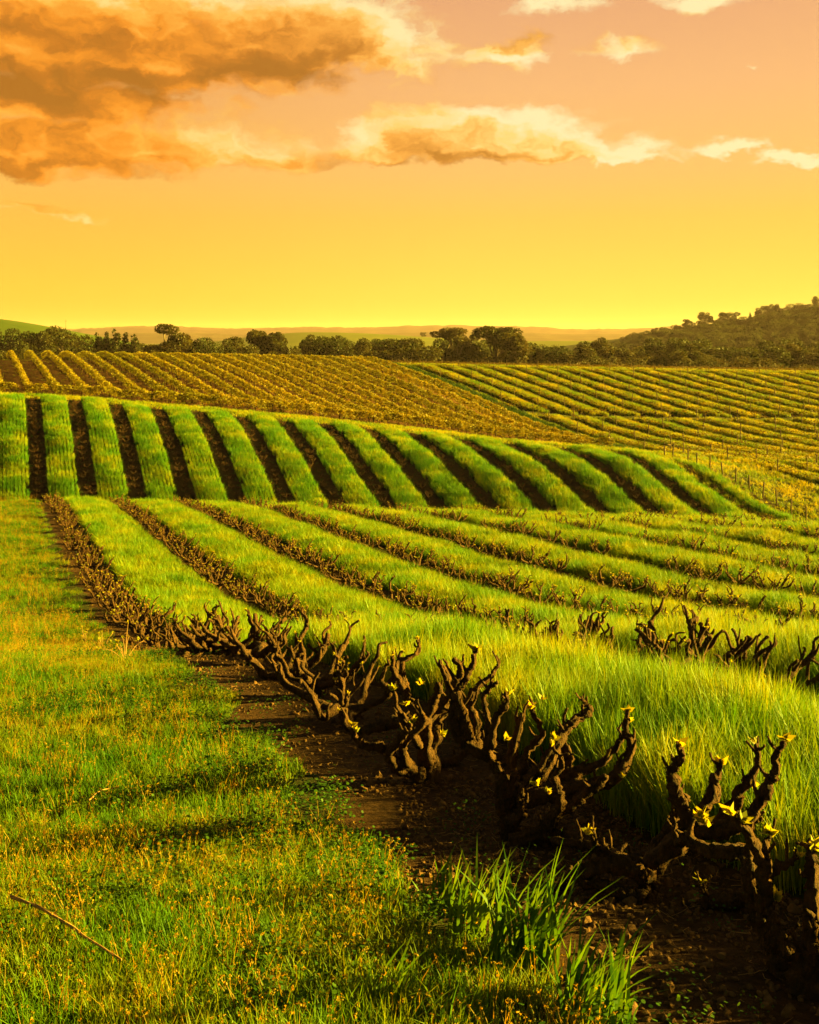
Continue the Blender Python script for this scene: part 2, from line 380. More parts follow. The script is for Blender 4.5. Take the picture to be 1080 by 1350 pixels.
def build_ground():
    cs = np.concatenate([-np.geomspace(3, .47, 18), np.arange(-.45, .4501, .003), np.geomspace(.47, 3, 18)])
    ds = np.concatenate([np.linspace(-20, 1.8, 14), np.exp(np.arange(math.log(2), math.log(200), .0065)), np.geomspace(202, 6500, 46)])
    cc, D = np.meshgrid(cs, ds)
    X = np.clip(cc*np.maximum(D, 10), -6400, 6400); Z = zz(X, D)
    n, k = D.shape
    i = np.arange(n-1)[:, None]*k; j = np.arange(k-1)[None]
    q = np.stack([i+j, i+j+1, i+k+j+1, i+k+j], -1).reshape(-1, 4)
    me = mesh_np('ground', np.stack([X, D, Z], -1).reshape(-1, 3), [q], ground_mat(), True)
    z, dr, drc = zones(X, D)
    tone = .8*np.array([(.055, .06, .008), (.082, .040, .013), (.03, .05, .005), (.03, .05, .005), (.17, .082, .018), (.03, .05, .004), (.07, .075, .010), (.032, .022, .008)])[z]
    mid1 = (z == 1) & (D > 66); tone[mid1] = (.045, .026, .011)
    g = (z == 6) & (D > 200); tone[g] = (.06, .07, .012)
    tr = (D > 70) & (D < 95) & (np.abs(X-xfence(D)-.5) < .28); tone[tr] = (.10, .06, .018)
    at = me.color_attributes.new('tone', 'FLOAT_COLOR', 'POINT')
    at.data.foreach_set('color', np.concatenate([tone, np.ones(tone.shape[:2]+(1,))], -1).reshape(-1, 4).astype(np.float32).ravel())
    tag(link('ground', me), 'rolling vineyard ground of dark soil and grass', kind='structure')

# ------------------------------------------------------------------ scattering: points made here, instanced by a small geometry-node tree
def scatter(name, P, rot, scl, protos, label, cat, rng, kind='stuff'):
    col = bpy.data.collections.new(name + '_pieces')
    for p in protos: col.objects.link(p)
    me = bpy.data.meshes.new(name); me.vertices.add(len(P)); me.vertices.foreach_set('co', np.ascontiguousarray(P, np.float32).ravel())
    me.attributes.new('rot', 'FLOAT_VECTOR', 'POINT').data.foreach_set('vector', np.ascontiguousarray(rot, np.float32).ravel())
    me.attributes.new('scl', 'FLOAT_VECTOR', 'POINT').data.foreach_set('vector', np.ascontiguousarray(scl, np.float32).ravel())
    me.attributes.new('idx', 'INT', 'POINT').data.foreach_set('value', rng.integers(0, len(protos), len(P)).astype(np.int32))
    o = link(name, me)
    g = bpy.data.node_groups.new(name, 'GeometryNodeTree')
    g.interface.new_socket('Geometry', in_out='INPUT', socket_type='NodeSocketGeometry')
    g.interface.new_socket('Geometry', in_out='OUTPUT', socket_type='NodeSocketGeometry')
    gi = g.nodes.new('NodeGroupInput'); go = g.nodes.new('NodeGroupOutput')
    ci = g.nodes.new('GeometryNodeCollectionInfo'); ci.inputs['Collection'].default_value = col
    ci.inputs['Separate Children'].default_value = True; ci.inputs['Reset Children'].default_value = True
    ip = g.nodes.new('GeometryNodeInstanceOnPoints'); ip.inputs['Pick Instance'].default_value = True
    def na(n_, ty):
        a = g.nodes.new('GeometryNodeInputNamedAttribute'); a.data_type = ty; a.inputs['Name'].default_value = n_; return a.outputs['Attribute']
    g.links.new(gi.outputs[0], ip.inputs['Points']); g.links.new(ci.outputs[0], ip.inputs['Instance'])
    g.links.new(na('idx', 'INT'), ip.inputs['Instance Index']); g.links.new(na('rot', 'FLOAT_VECTOR'), ip.inputs['Rotation'])
    g.links.new(na('scl', 'FLOAT_VECTOR'), ip.inputs['Scale']); g.links.new(ip.outputs[0], go.inputs[0])
    mod = o.modifiers.new('scatter', 'NODES'); mod.node_group = g
    return tag(o, label, cat, kind=kind)
def blade(mb, rng, base, h, w, lean, az, segs=3):
    """one grass blade bending over along azimuth az"""
    t = np.linspace(0, 1, segs+1); d = np.array([math.cos(az), math.sin(az), 0]); s = np.array([-d[1], d[0], 0])
    tw = rng.uniform(-.6, .6); s = s*math.cos(tw)+d*math.sin(tw)
    c = base+np.outer(t*h*(1-.35*lean*t), (0, 0, 1))+np.outer(lean*h*t**2, d)
    ww = w*np.array(([.7, 1, .8, .45, .3] if segs < 5 else [.6, .9, 1, .85, .5])[:segs]+[0.02])
    if segs == 2: ww = w*np.array([.8, .9, .05])
    V = np.empty((2*(segs+1), 3)); V[0::2] = c-ww[:, None]*s/2; V[1::2] = c+ww[:, None]*s/2
    i = np.arange(segs)*2; mb.add(V, np.stack([i, i+1, i+3, i+2], -1))
def clump(name, rng, n, spread, h0, h1, w, lean, m, segs=3):
    mb = MB()
    for _ in range(n):
        r = spread*math.sqrt(rng.random()); a = rng.uniform(0, 6.283)
        blade(mb, rng, np.array([r*math.cos(a), r*math.sin(a), -.02]), rng.uniform(h0, h1), w*rng.uniform(.7, 1.2), lean*rng.uniform(.2, 1.3), rng.uniform(0, 6.283), segs)
    return bpy.data.objects.new(name, mb.mesh(name, m))
def seedhead(name, rng, m, n=5):
    mb = MB()
    for _ in range(n):
        b = np.array([rng.uniform(-.05, .05), rng.uniform(-.05, .05), -.01]); h = rng.uniform(.07, .17)
        az = rng.uniform(0, 6.28); blade(mb, rng, b, h, .003, .3, az, 2)
        top = b+np.array([.3*h*math.cos(az), .3*h*math.sin(az), h*.9])
        leafcloud(mb, rng, top+rng.standard_normal((6, 3))*.0035, .0038)
    return bpy.data.objects.new(name, mb.mesh(name, m, False))
def clover(name, rng, m, n=40, s=.0072):
    mb = MB(); P = np.stack([rng.normal(0, .05, n), rng.normal(0, .05, n), rng.uniform(.01, .07, n)], -1)
    a = rand_dirs(rng, n); a[:, 2] *= .3; a /= np.linalg.norm(a, axis=1)[:, None]; up = np.tile((0, 0, 1.), (n, 1))+rng.standard_normal((n, 3))*.3
    b = np.cross(a, up); b /= np.linalg.norm(b, axis=1)[:, None]
    rounds(mb, P, a*s, b*s*.8)
    return bpy.data.objects.new(name, mb.mesh(name, m, False))
def fill(rng, bands, x0, x1, accept):
    """random points: bands of (near, far, per square metre), lateral limits as functions of distance"""
    out = []
    for a, b, dens in bands:
        for lo in np.arange(a, b, 2.):
            hi = min(lo+2, b); l = x0(lo); r = x1(hi)
            n = int((hi-lo)*(r-l)*dens)
            if n <= 0: continue
            X = rng.uniform(l, r, n); D = rng.uniform(lo, hi, n)
            k = accept(X, D); out.append(np.stack([X[k], D[k]], -1))
    return np.concatenate(out)
def xyz(P, dz=0.): return np.stack([P[:, 0], P[:, 1], zz(P[:, 0], P[:, 1])+dz], -1)
def spin(rng, n, tilt=.12): return np.stack([rng.normal(0, tilt, n), rng.normal(0, tilt, n), rng.uniform(0, 6.283, n)], -1)
def sc3(rng, n, lo, hi, wide=1.):
    s = rng.uniform(lo, hi, n); return np.stack([s*wide, s*wide, s], -1)

def build_grass():
    rng = np.random.default_rng(5)
    L = lambda d: -.37*d-2.0; Rr = lambda d: .37*d+3.5
    onpath = lambda X, D: zones(X, D)[0] == 0
    edge = lambda d: 2.2-.36*d
    # grass path beside the vines
    P = fill(rng, [(2.2, 6, 900), (6, 12, 420), (12, 24, 190), (24, 63, 90)], L, edge, onpath)
    patch = .5+.5*wob(P[:, 0]*1.3, P[:, 1]*.9)
    far = np.clip(P[:, 1]/18, .75, 2.1)
    s = sc3(rng, len(P), .75, 1.25); s *= ((.7+.55*patch)*far**.35)[:, None]; s[:, :2] *= (far**.65)[:, None]
    scatter('path_grass', xyz(P), spin(rng, len(P)), s, [clump('grass_clump', rng, 12, .05, .05, .15, .0042, .6, M['path']) for _ in range(8)],
            'short sunlit meadow grass of the path beside the vines', 'grass', rng)
    P = fill(rng, [(2.2, 6, 100), (6, 12, 55), (12, 26, 20), (26, 63, 6)], L, edge, lambda X, D: onpath(X, D) & (wob(X*.8, D*.7) > -.45))
    s = sc3(rng, len(P), .7, 1.3); s *= np.clip(P[:, 1]/14, .9, 2.)[:, None]
    scatter('dry_flower_heads', xyz(P), spin(rng, len(P)), s, [seedhead('seed_head', rng, M['seed']) for _ in range(6)],
            'golden spent flower heads dotted through the path grass', 'flowers', rng)
    P = fill(rng, [(2.2, 7, 110), (7, 14, 55), (14, 30, 16)], L, lambda d: edge(d)+.4, lambda X, D: (X+D*T0 < 1.95+.2*wob(X, D)) & (wob(X*1.1+3, D*.8) > .2-.4*((X+D*T0) > 1.5)))
    scatter('clover_cover', xyz(P), spin(rng, len(P), .2), sc3(rng, len(P), .8, 1.6), [clover('clover_patch', rng, M['clover']) for _ in range(6)],
            'dark green clover and broad weeds low along the path edge', 'clover', rng)
    # cereal strips between the front vine rows
    P = fill(rng, [(3.6, 9, 430), (9, 16, 230), (16, 28, 115), (28, 66, 58)], lambda d: max(L(d), 2.9-.36*d-.6), Rr, lambda X, D: (zones(X, D)[0] == 2) & (X+D*T0 > 3.0))
    far = np.clip(P[:, 1]/14, 1, 2.4); s = sc3(rng, len(P), .72, 1.08); s[:, :2] *= far[:, None]
    z, dr, _ = zones(P[:, 0], P[:, 1]); lowr = np.interp(dr, [.25, .55, .8, 1.3], [.45, .66, .9, 1.06])*np.interp(P[:, 1], [10, 26], [1, .84])
    s *= (lowr*(.92+.15*wob(P[:, 0]*.7, P[:, 1]*.5)+.14*wob(P[:, 0]*2.1+4, P[:, 1]*1.7)))[:, None]
    scatter('cereal_grass', xyz(P), spin(rng, len(P), .10), s, [clump('cereal_clump', rng, 13, .085, .40, .64, .0105, .34, M['cereal'], 4) for _ in range(9)],
            'tall sunlit cereal grass in strips between the front vine rows', 'grass', rng)
    # strips on the facing slope, drilled in lines
    pts = []
    for k in range(-2, 18):
        for t in np.arange(.76, 2.66, .27):
            u = U0+PITCH*k+t; D = np.arange(67, 97, .075)+rng.uniform(0, .1)
            D = D+rng.normal(0, .03, len(D)); X = u-D*T0+rng.normal(0, .022, len(D))
            kk = (zones(X, D)[0] == 3) & (CX+F*X/D > -260) & (CX+F*X/D < 1200); pts.append(np.stack([X[kk], D[kk]], -1))
    P = np.concatenate(pts); s = sc3(rng, len(P), .85, 1.1)*(np.interp(zones(P[:, 0], P[:, 1])[1], [.6, .9, 1.5], [.86, 1.02, 1.12])*(1+.24*wob(P[:, 0]*.6, P[:, 1]*1.5)))[:, None]
    scatter('slope_grass', xyz(P), spin(rng, len(P), .08), s, [clump('slope_clump', rng, 10, .075, .32, .56, .022, .35, M['slope'], 2) for _ in range(8)],
            'green cereal strips running up the facing slope', 'grass', rng)
    # strips of the right block
    P = fill(rng, [(79, 215, 22)], lambda d: -.1*d if d > 104 else 14, lambda d: .40*d+4, lambda X, D: (zones(X, D)[0] == 5) & (D < 190))
    scatter('block_grass', xyz(P), spin(rng, len(P), .1), sc3(rng, len(P), .85, 1.1)*np.interp(zones(P[:, 0], P[:, 1])[2], [.7, 1.05, 1.7], [.75, 1.05, 1.2])[:, None], [clump('block_clump', rng, 14, .20, .34, .6, .04, .4, M['block'], 2) for _ in range(6)],
            'yellow green grass strips between the thin trellis rows', 'grass', rng)
    # rough grass of headlands, tracks and the hidden dip
    P = fill(rng, [(58, 128, 13)], lambda d: -.39*d-3, lambda d: .39*d+4, lambda X, D: zones(X, D)[0] == 6)
    scatter('rough_grass', xyz(P), spin(rng, len(P), .15), sc3(rng, len(P), .45, 1.0), [clump('rough_clump', rng, 12, .22, .15, .42, .04, .7, M['block'], 2) for _ in range(5)],
            'rough grass on the headlands and track between the blocks', 'grass', rng)
    # lush grass between the trellis blocks, its shade put into the blade colour
    P = fill(rng, [(104, 190, 16)], lambda d: -.1*d, lambda d: .2*d, lambda X, D: (X+D*TB > UB+19*PB+.7) & (X+D*TB < UC-1.0) & (zones(X, D)[0] != 7))
    scatter('gap_grass', xyz(P), spin(rng, len(P), .08), sc3(rng, len(P), .8, 1.2), [clump('gap_clump', rng, 12, .18, .35, .65, .04, .4, M['gap'], 2) for _ in range(4)],
            'lush grass strip coloured dark green for shade between the left and right trellis blocks', 'grass', rng)
    # short weeds in the trellis soil
    P = fill(rng, [(103.5, 190, .7)], lambda d: -.39*d-3, lambda d: .2*d, lambda X, D: zones(X, D)[0] == 4)
    scatter('trellis_weeds', xyz(P), spin(rng, len(P), .15), sc3(rng, len(P), .4, 1.1), [clump('weed_clump', rng, 9, .2, .06, .22, .05, .8, M['block'], 2) for _ in range(4)],
            'sparse low weeds on the orange soil between trellis rows', 'weeds', rng)
    P = fill(rng, [(67, 97, 7)], lambda d: -.39*d-2, lambda d: .36*d+2, lambda X, D: (zones(X, D)[0] == 1) & (wob(X*1.2, D*.9) > -.3))
    scatter('furrow_weeds', xyz(P), spin(rng, len(P), .2), sc3(rng, len(P), .4, 1.1), [clump('furrow_weed', rng, 9, .13, .06, .2, .03, .8, M['gap'], 2) for _ in range(4)],
            'dark low weeds in the soil furrows of the facing slope', 'weeds', rng)
    # sparse weeds and clods on the vine-row soil
    soil = lambda X, D: zones(X, D)[0] == 1
    P = fill(rng, [(3, 8, 9), (8, 16, 8), (16, 62, 4)], lambda d: max(L(d), 1.4-.36*d), Rr, lambda X, D: soil(X, D) & (wob(X*1.4, D*1.1+1) > .1))
    scatter('soil_weeds', xyz(P), spin(rng, len(P), .2), sc3(rng, len(P), .7, 1.7), [clover('soil_weed', rng, M['clover'], 26, .0055) for _ in range(4)],
            'small green weeds dotted over the dark row soil', 'weeds', rng)
    pr = []
    for _ in range(5):
        v = rand_dirs(rng, 26); v = np.vstack([v*rng.uniform(.75, 1.15, (26, 1))*(.03, .026, .018)])
        bm = bmesh.new(); [bm.verts.new(p) for p in v]; bmesh.ops.convex_hull(bm, input=bm.verts[:]); me = bpy.data.meshes.new('soil_clod'); bm.to_mesh(me); bm.free(); me.materials.append(M['clod'])
        pr.append(bpy.data.objects.new('soil_clod', me))
    P = fill(rng, [(2.6, 7, 700), (7, 14, 220), (14, 40, 30)], lambda d: max(L(d), 1.6-.36*d), Rr, soil)
    s = sc3(rng, len(P), .12, .7)*(1+1.0*(rng.random(len(P)) > .95))[:, None]
    scatter('soil_clods', xyz(P), rng.uniform(0, 6, (len(P), 3)), s, pr, 'dark crumbly clods on the bare row soil', 'soil', rng)
    lit = []
    for _ in range(5):
        mb = MB(); p = np.cumsum(rng.normal(0, .012, (5, 3))*(1, 1, .2)+(.03, 0, 0), 0); p -= p.mean(0); tube(mb, p, [.0022, .002, .0018, .0015, .001], 4); lit.append(bpy.data.objects.new('straw', mb.mesh('straw', M['cane'])))
    P = fill(rng, [(2.6, 8, 80), (8, 16, 40)], lambda d: max(L(d), 1.7-.36*d), Rr, soil)
    scatter('straw_litter', xyz(P, .012), np.stack([rng.normal(0, .2, len(P)), rng.normal(0, .2, len(P)), rng.uniform(0, 6, len(P))], -1), sc3(rng, len(P), .25, .8), lit,
            'pale broken straw and twigs lying on the row soil', 'litter', rng)

# ------------------------------------------------------------------ bush vines
def gnarl(rng, P, amp):
    P = np.array(P, float); n = len(P); w = np.cumsum(rng.standard_normal((n, 3)), 0); w -= np.linspace(w[0], w[-1], n)
    P[1:-1] += (amp*(rng.standard_normal((n, 3))*.6+w*.25))[1:-1]
    return P
def knobs(rng, r):
    r = np.array(r, float); k = rng.random(len(r)); return r*(1+np.where(k > .8, rng.uniform(.12, .4, len(r)), rng.normal(0, .08, len(r))))
def shoot_leaves(mb, rng, tip, n=5, s=.03):
    """a burst of small pointed new leaves"""
    a = rand_dirs(rng, n); a[:, 2] = np.abs(a[:, 2])*.8+.15; a /= np.linalg.norm(a, axis=1)[:, None]
    b = np.cross(a, rand_dirs(rng, n)); b /= np.linalg.norm(b, axis=1)[:, None]
    ln = s*rng.uniform(.6, 1.2, n)
    for i in range(n):
        for ang, f in ((0, 1.), (.6, .55), (-.6, .55)):      # three lobes
            c, q = math.cos(ang), math.sin(ang)
            d = a[i]*c+b[i]*q; e = b[i]*c-a[i]*q
            rhombs(mb, (tip+d*ln[i]*f*.75)[None], (d*ln[i]*f*.75)[None], (e*ln[i]*f*.38)[None])
def vine_geo(rng, sides=8, sub=3, size=1., arms=None, rough=.16):
    mb = MB(); tips = []
    th = rng.uniform(.08, .20); lean = rng.normal(0, .06, 2)
    head = np.array([lean[0], lean[1], th])
    P = smoothline(gnarl(rng, [(0, 0, -.08), (lean[0]*.3, lean[1]*.3, th*.35), (lean[0]*.8, lean[1]*.8, th*.8), head*(1, 1, 1.15)], .025), sub)
    tube(mb, P, knobs(rng, np.linspace(.08, .06, len(P))), sides, rough, rng)
    na = arms or rng.integers(6, 9); a0 = rng.uniform(0, 6.28)
    for k in range(na):
        az = a0+k*6.283/na+rng.normal(0, .25); out = rng.uniform(.28, .62)
        d = np.array([math.cos(az), math.sin(az), 0]); rise = rng.uniform(.02, .16)
        elbow = head+d*out*rng.uniform(.55, .8)+(0, 0, rise); end = head+d*out+(0, 0, rise+rng.uniform(.12, .3))
        P = smoothline(gnarl(rng, [head*(1, 1, .8), head+d*out*.3+(0, 0, rise*.3), elbow, (elbow+end)/2, end], .042), sub)
        tube(mb, P, knobs(rng, np.linspace(.038, .023, len(P))), sides, rough, rng)
        for q in range(rng.integers(3, 6)):
            st = P[int(len(P)*rng.uniform(.45, .98))]; L = rng.uniform(.10, .30)
            a2 = az+rng.normal(0, 1.0); dd = np.array([math.cos(a2)*.75, math.sin(a2)*.75, 1]); dd /= np.linalg.norm(dd)
            Q = smoothline(gnarl(rng, [st, st+dd*L*.35, st+dd*L*.7+(0, 0, .02), st+dd*L], .034), sub)
            tube(mb, Q, knobs(rng, np.linspace(.019, .009, len(Q))), sides, rough, rng); tips.append(Q[-1])
            if rng.random() < .45:
                m_ = Q[len(Q)//2]; e = m_+rng.normal(0, .05, 3)+(0, 0, rng.uniform(.05, .13))
                W = smoothline([m_, (m_+e)/2+rng.normal(0, .012, 3), e], sub); tube(mb, W, np.linspace(.010, .005, len(W)), max(5, sides-2), rough*.6, rng); tips.append(W[-1])
    return mb, tips
HERO = {  # traced limbs: polyline in photo pixels, radii in pixels (first, last), distance offset of first and last point
 'leaning': (3.9, [([(1056, 1345), (1053, 1320), (1036, 1272), (1018, 1230), (997, 1192), (988, 1147), (982, 1118)], (27, 13), (0, .25)),
   ([(984, 1122), (958, 1123), (929, 1118), (908, 1106), (893, 1112)], (12, 10), (.25, .6)),
   ([(1010, 1210), (1006, 1177), (1000, 1133), (982, 1094), (964, 1073)], (13, 7), (.02, -.05)),
   ([(1007, 1170), (1018, 1147), (1036, 1139), (1052, 1130)], (8, 4), (0, .05)), ([(1008, 1160), (1010, 1141), (1009, 1115), (1016, 1103)], (7, 4), (.05, .1)),
   ([(1045, 1300), (1062, 1266), (1071, 1221), (1071, 1177), (1068, 1141), (1072, 1120)], (19, 9), (-.05, .0)),
   ([(1060, 1320), (1085, 1260), (1100, 1200), (1095, 1130), (1110, 1080)], (18, 8), (-.1, .1)), ([(1040, 1262), (1026, 1225), (1012, 1200)], (12, 8), (-.08, -.02))],
   [(964, 1072, -.06), (1054, 1128, .05), (1016, 1100, .1), (1012, 1098, .1), (1074, 1118, 0), (1022, 1186, .0), (978, 1083, -.06)]),
 'fallen': (4.85, [([(1010, 1182), (982, 1186), (938, 1195), (899, 1207), (864, 1198), (848, 1172), (846, 1150)], (13, 13), (-.25, .1)),
   ([(846, 1165), (858, 1147), (890, 1112), (908, 1094), (900, 1061), (887, 1038), (884, 1017), (898, 999), (896, 984)], (20, 5), (.1, .1)),
   ([(905, 1090), (938, 1050), (944, 1029), (950, 1009)], (11, 6), (.1, .2)), ([(900, 1100), (929, 1094), (964, 1064), (973, 1041), (1000, 1008), (996, 981)], (14, 5), (.1, .1)),
   ([(920, 1098), (953, 1094), (988, 1073), (1009, 1035), (1021, 1020), (1024, 999), (1033, 977)], (13, 6), (.0, .0)), ([(980, 1085), (996, 1082), (1003, 1079)], (8, 6), (0, .0)),
   ([(850, 1150), (846, 1140), (810, 1127), (789, 1122), (766, 1112), (727, 1107)], (13, 7), (.15, .5)), ([(852, 1160), (841, 1148), (800, 1142), (764, 1152), (732, 1172)], (15, 10), (.0, .1)),
   ([(850, 1185), (825, 1180), (790, 1166), (750, 1158)], (14, 8), (-.05, .05)), ([(850, 1140), (872, 1112), (890, 1080), (905, 1050)], (15, 9), (.25, .25)), ([(929, 1196), (930, 1180), (928, 1168)], (5, 3), (-.15, -.15)), ([(788, 1122), (783, 1108), (779, 1100)], (4, 3), (.3, .3))],
   [(926, 1076, -.12), (932, 1084, -.12), (896, 982, .1), (952, 1007, .2), (996, 979, .1), (1034, 975, 0), (991, 1036, .1), (927, 1163, -.15), (779, 1098, .3), (920, 1080, -.1)]),
 'spreading': (5.85, [([(676, 1128), (672, 1104), (667, 1050), (670, 1010), (681, 968), (690, 940)], (19, 6), (0, 0)),
   ([(668, 1022), (655, 1006), (629, 990), (604, 970), (599, 945), (597, 923), (588, 895), (580, 870)], (14, 4), (0, .1)), ([(620, 976), (608, 935), (602, 904), (607, 884), (600, 869)], (9, 5), (.05, .0)),
   ([(605, 909), (615, 890), (625, 870), (629, 857)], (6, 4), (.02, .1)), ([(640, 992), (628, 975), (627, 951), (620, 929), (629, 907), (646, 893), (657, 876)], (8, 4), (.1, .3)),
   ([(648, 1000), (642, 980), (643, 951), (637, 920), (645, 907), (656, 899)], (7, 4), (-.05, -.1)), ([(645, 985), (654, 945), (666, 932), (667, 913)], (7, 4), (-.1, -.15)),
   ([(672, 1062), (699, 1032), (721, 1007), (738, 970), (754, 951), (777, 937)], (14, 9), (.1, .3)), ([(770, 942), (779, 936), (770, 927), (766, 919)], (5, 2), (.3, .3)),
   ([(680, 1046), (716, 1051), (754, 1043), (796, 1029), (821, 1007), (829, 979), (821, 962), (828, 937)], (14, 5), (.0, .1)), ([(748, 1036), (760, 1018), (790, 1007), (810, 987), (821, 968)], (10, 6), (.1, .15)),
   ([(700, 1118), (727, 1106), (717, 1086), (754, 1062), (782, 1040), (799, 1023)], (13, 8), (-.1, -.1)), ([(724, 1090), (738, 1057), (732, 1026), (740, 1007), (729, 982)], (7, 3), (-.2, -.25)),
   ([(680, 1040), (690, 1012), (696, 990), (716, 970), (704, 943), (697, 930)], (8, 3), (.2, .3)), ([(674, 1112), (713, 1100), (749, 1107), (782, 1120), (838, 1132)], (11, 8), (-.15, -.3)),
   ([(672, 1085), (689, 1070), (686, 1056), (690, 1046)], (8, 5), (-.15, -.2)), ([(745, 1030), (752, 1000), (742, 975), (762, 948)], (10, 7), (.25, .4))],
   [(731, 974, -.25), (727, 982, -.25), (707, 1034, -.2), (722, 1044, -.15), (699, 933, .1), (668, 975, -.15), (828, 937, .1), (828, 950, .1), (629, 856, .1), (768, 941, .3), (671, 915, -.1), (822, 1024, 0), (697, 928, .3), (715, 922, .3)]),
 'tangled': (6.95, [([(566, 1045), (567, 1018), (560, 984), (564, 947)], (19, 11), (0, 0)), ([(566, 1030), (544, 1018), (520, 1004), (504, 984), (476, 980), (464, 960)], (13, 6), (0, -.3)),
   ([(512, 992), (530, 972), (540, 956), (527, 936), (520, 913)], (7, 4), (-.2, -.3)), ([(550, 960), (538, 950), (509, 956), (469, 964)], (13, 10), (.2, .3)),
   ([(560, 960), (547, 938), (536, 915), (531, 900), (531, 873), (553, 862), (551, 843)], (9, 3), (0, .2)), ([(532, 908), (520, 884), (517, 865)], (6, 4), (.0, .0)), ([(531, 905), (510, 906), (503, 895), (512, 872)], (5, 4), (.1, .2)),
   ([(556, 950), (571, 927), (577, 913), (578, 900)], (9, 5), (-.1, -.2)), ([(562, 950), (589, 924), (590, 900), (581, 873)], (9, 4), (.1, .1)), ([(564, 1000), (575, 975), (580, 950), (600, 930)], (10, 6), (.2, .3)),
   ([(553, 985), (545, 968), (560, 950), (548, 930)], (7, 4), (-.3, -.35)), ([(575, 1010), (600, 1000), (620, 985), (632, 960)], (10, 5), (.3, .5)), ([(540, 1010), (530, 985), (548, 965)], (8, 5), (-.1, -.2))],
   [(464, 956, -.3), (519, 909, -.3), (545, 952, -.33), (517, 863, 0), (584, 970, -.2), (551, 842, .2), (555, 902, -.1), (468, 964, -.3), (535, 928, -.3)])}
def hero_vine(key, label, rng):
    d0, limbs, tips = HERO[key]
    def w(x, y, d): return np.array([(x-CX)/F*d, d, CZ-(y-HY)/F*d])
    bx, by = limbs[0][0][1]; X0 = (bx-CX)/F*d0
    base = np.array([X0, d0, zz(X0, d0)]); root = empty('bush_vine', base)
    arms = []
    for q, (pts, (r0, r1), (a, b)) in enumerate(limbs):
        n = len(pts); ds = d0+np.linspace(a, b, n)
        P = np.array([w(x, y, d) for (x, y), d in zip(pts, ds)])-base
        P = smoothline(P, 7); n = len(P); P = gnarl(rng, P, .0065)
        dd = np.linspace(d0+a, d0+b, n); r = np.linspace(r0*.80, r1*.50, n)/F*dd
        mb = MB(); tube(mb, P, knobs(rng, r), 16, .19, rng)
        for e in range(int(2+len(P)/12)):                                   # pruning stubs and thin spurs
            i0 = rng.integers(len(P)//4, len(P)); dv = rand_dirs(rng, 1)[0]; dv[2] = abs(dv[2])+.3; L_ = rng.uniform(.015, .06)+r[i0]
            S = smoothline(np.array([P[i0], P[i0]+dv*L_*.5+rng.normal(0, .008, 3), P[i0]+dv*L_+(0, 0, .015)]), 3); tube(mb, S, knobs(rng, np.linspace(min(.012, r[i0]*.7), .0045, len(S))), 8, .15, rng)
        arms.append((P, link('trunk' if q == 0 else 'arm', mb.mesh('vine_trunk' if q == 0 else 'vine_arm', M['bark']), root)))
    for x, y, o in tips:
        m2 = MB(); t = w(x, y, d0+o)-base; shoot_leaves(m2, rng, t*0, 11 if rng.random() < .5 else 6, .031 if d0 < 5 else .027)
        arm = min(arms, key=lambda e: np.min(np.linalg.norm(e[0]-t, axis=1)))
        link('leaf_cluster', m2.mesh('leaf_cluster', M['shoot'], False), arm[1], t)
    return tag(root, label, 'vine', 'old bush vines on the front slope')
PLACED = []
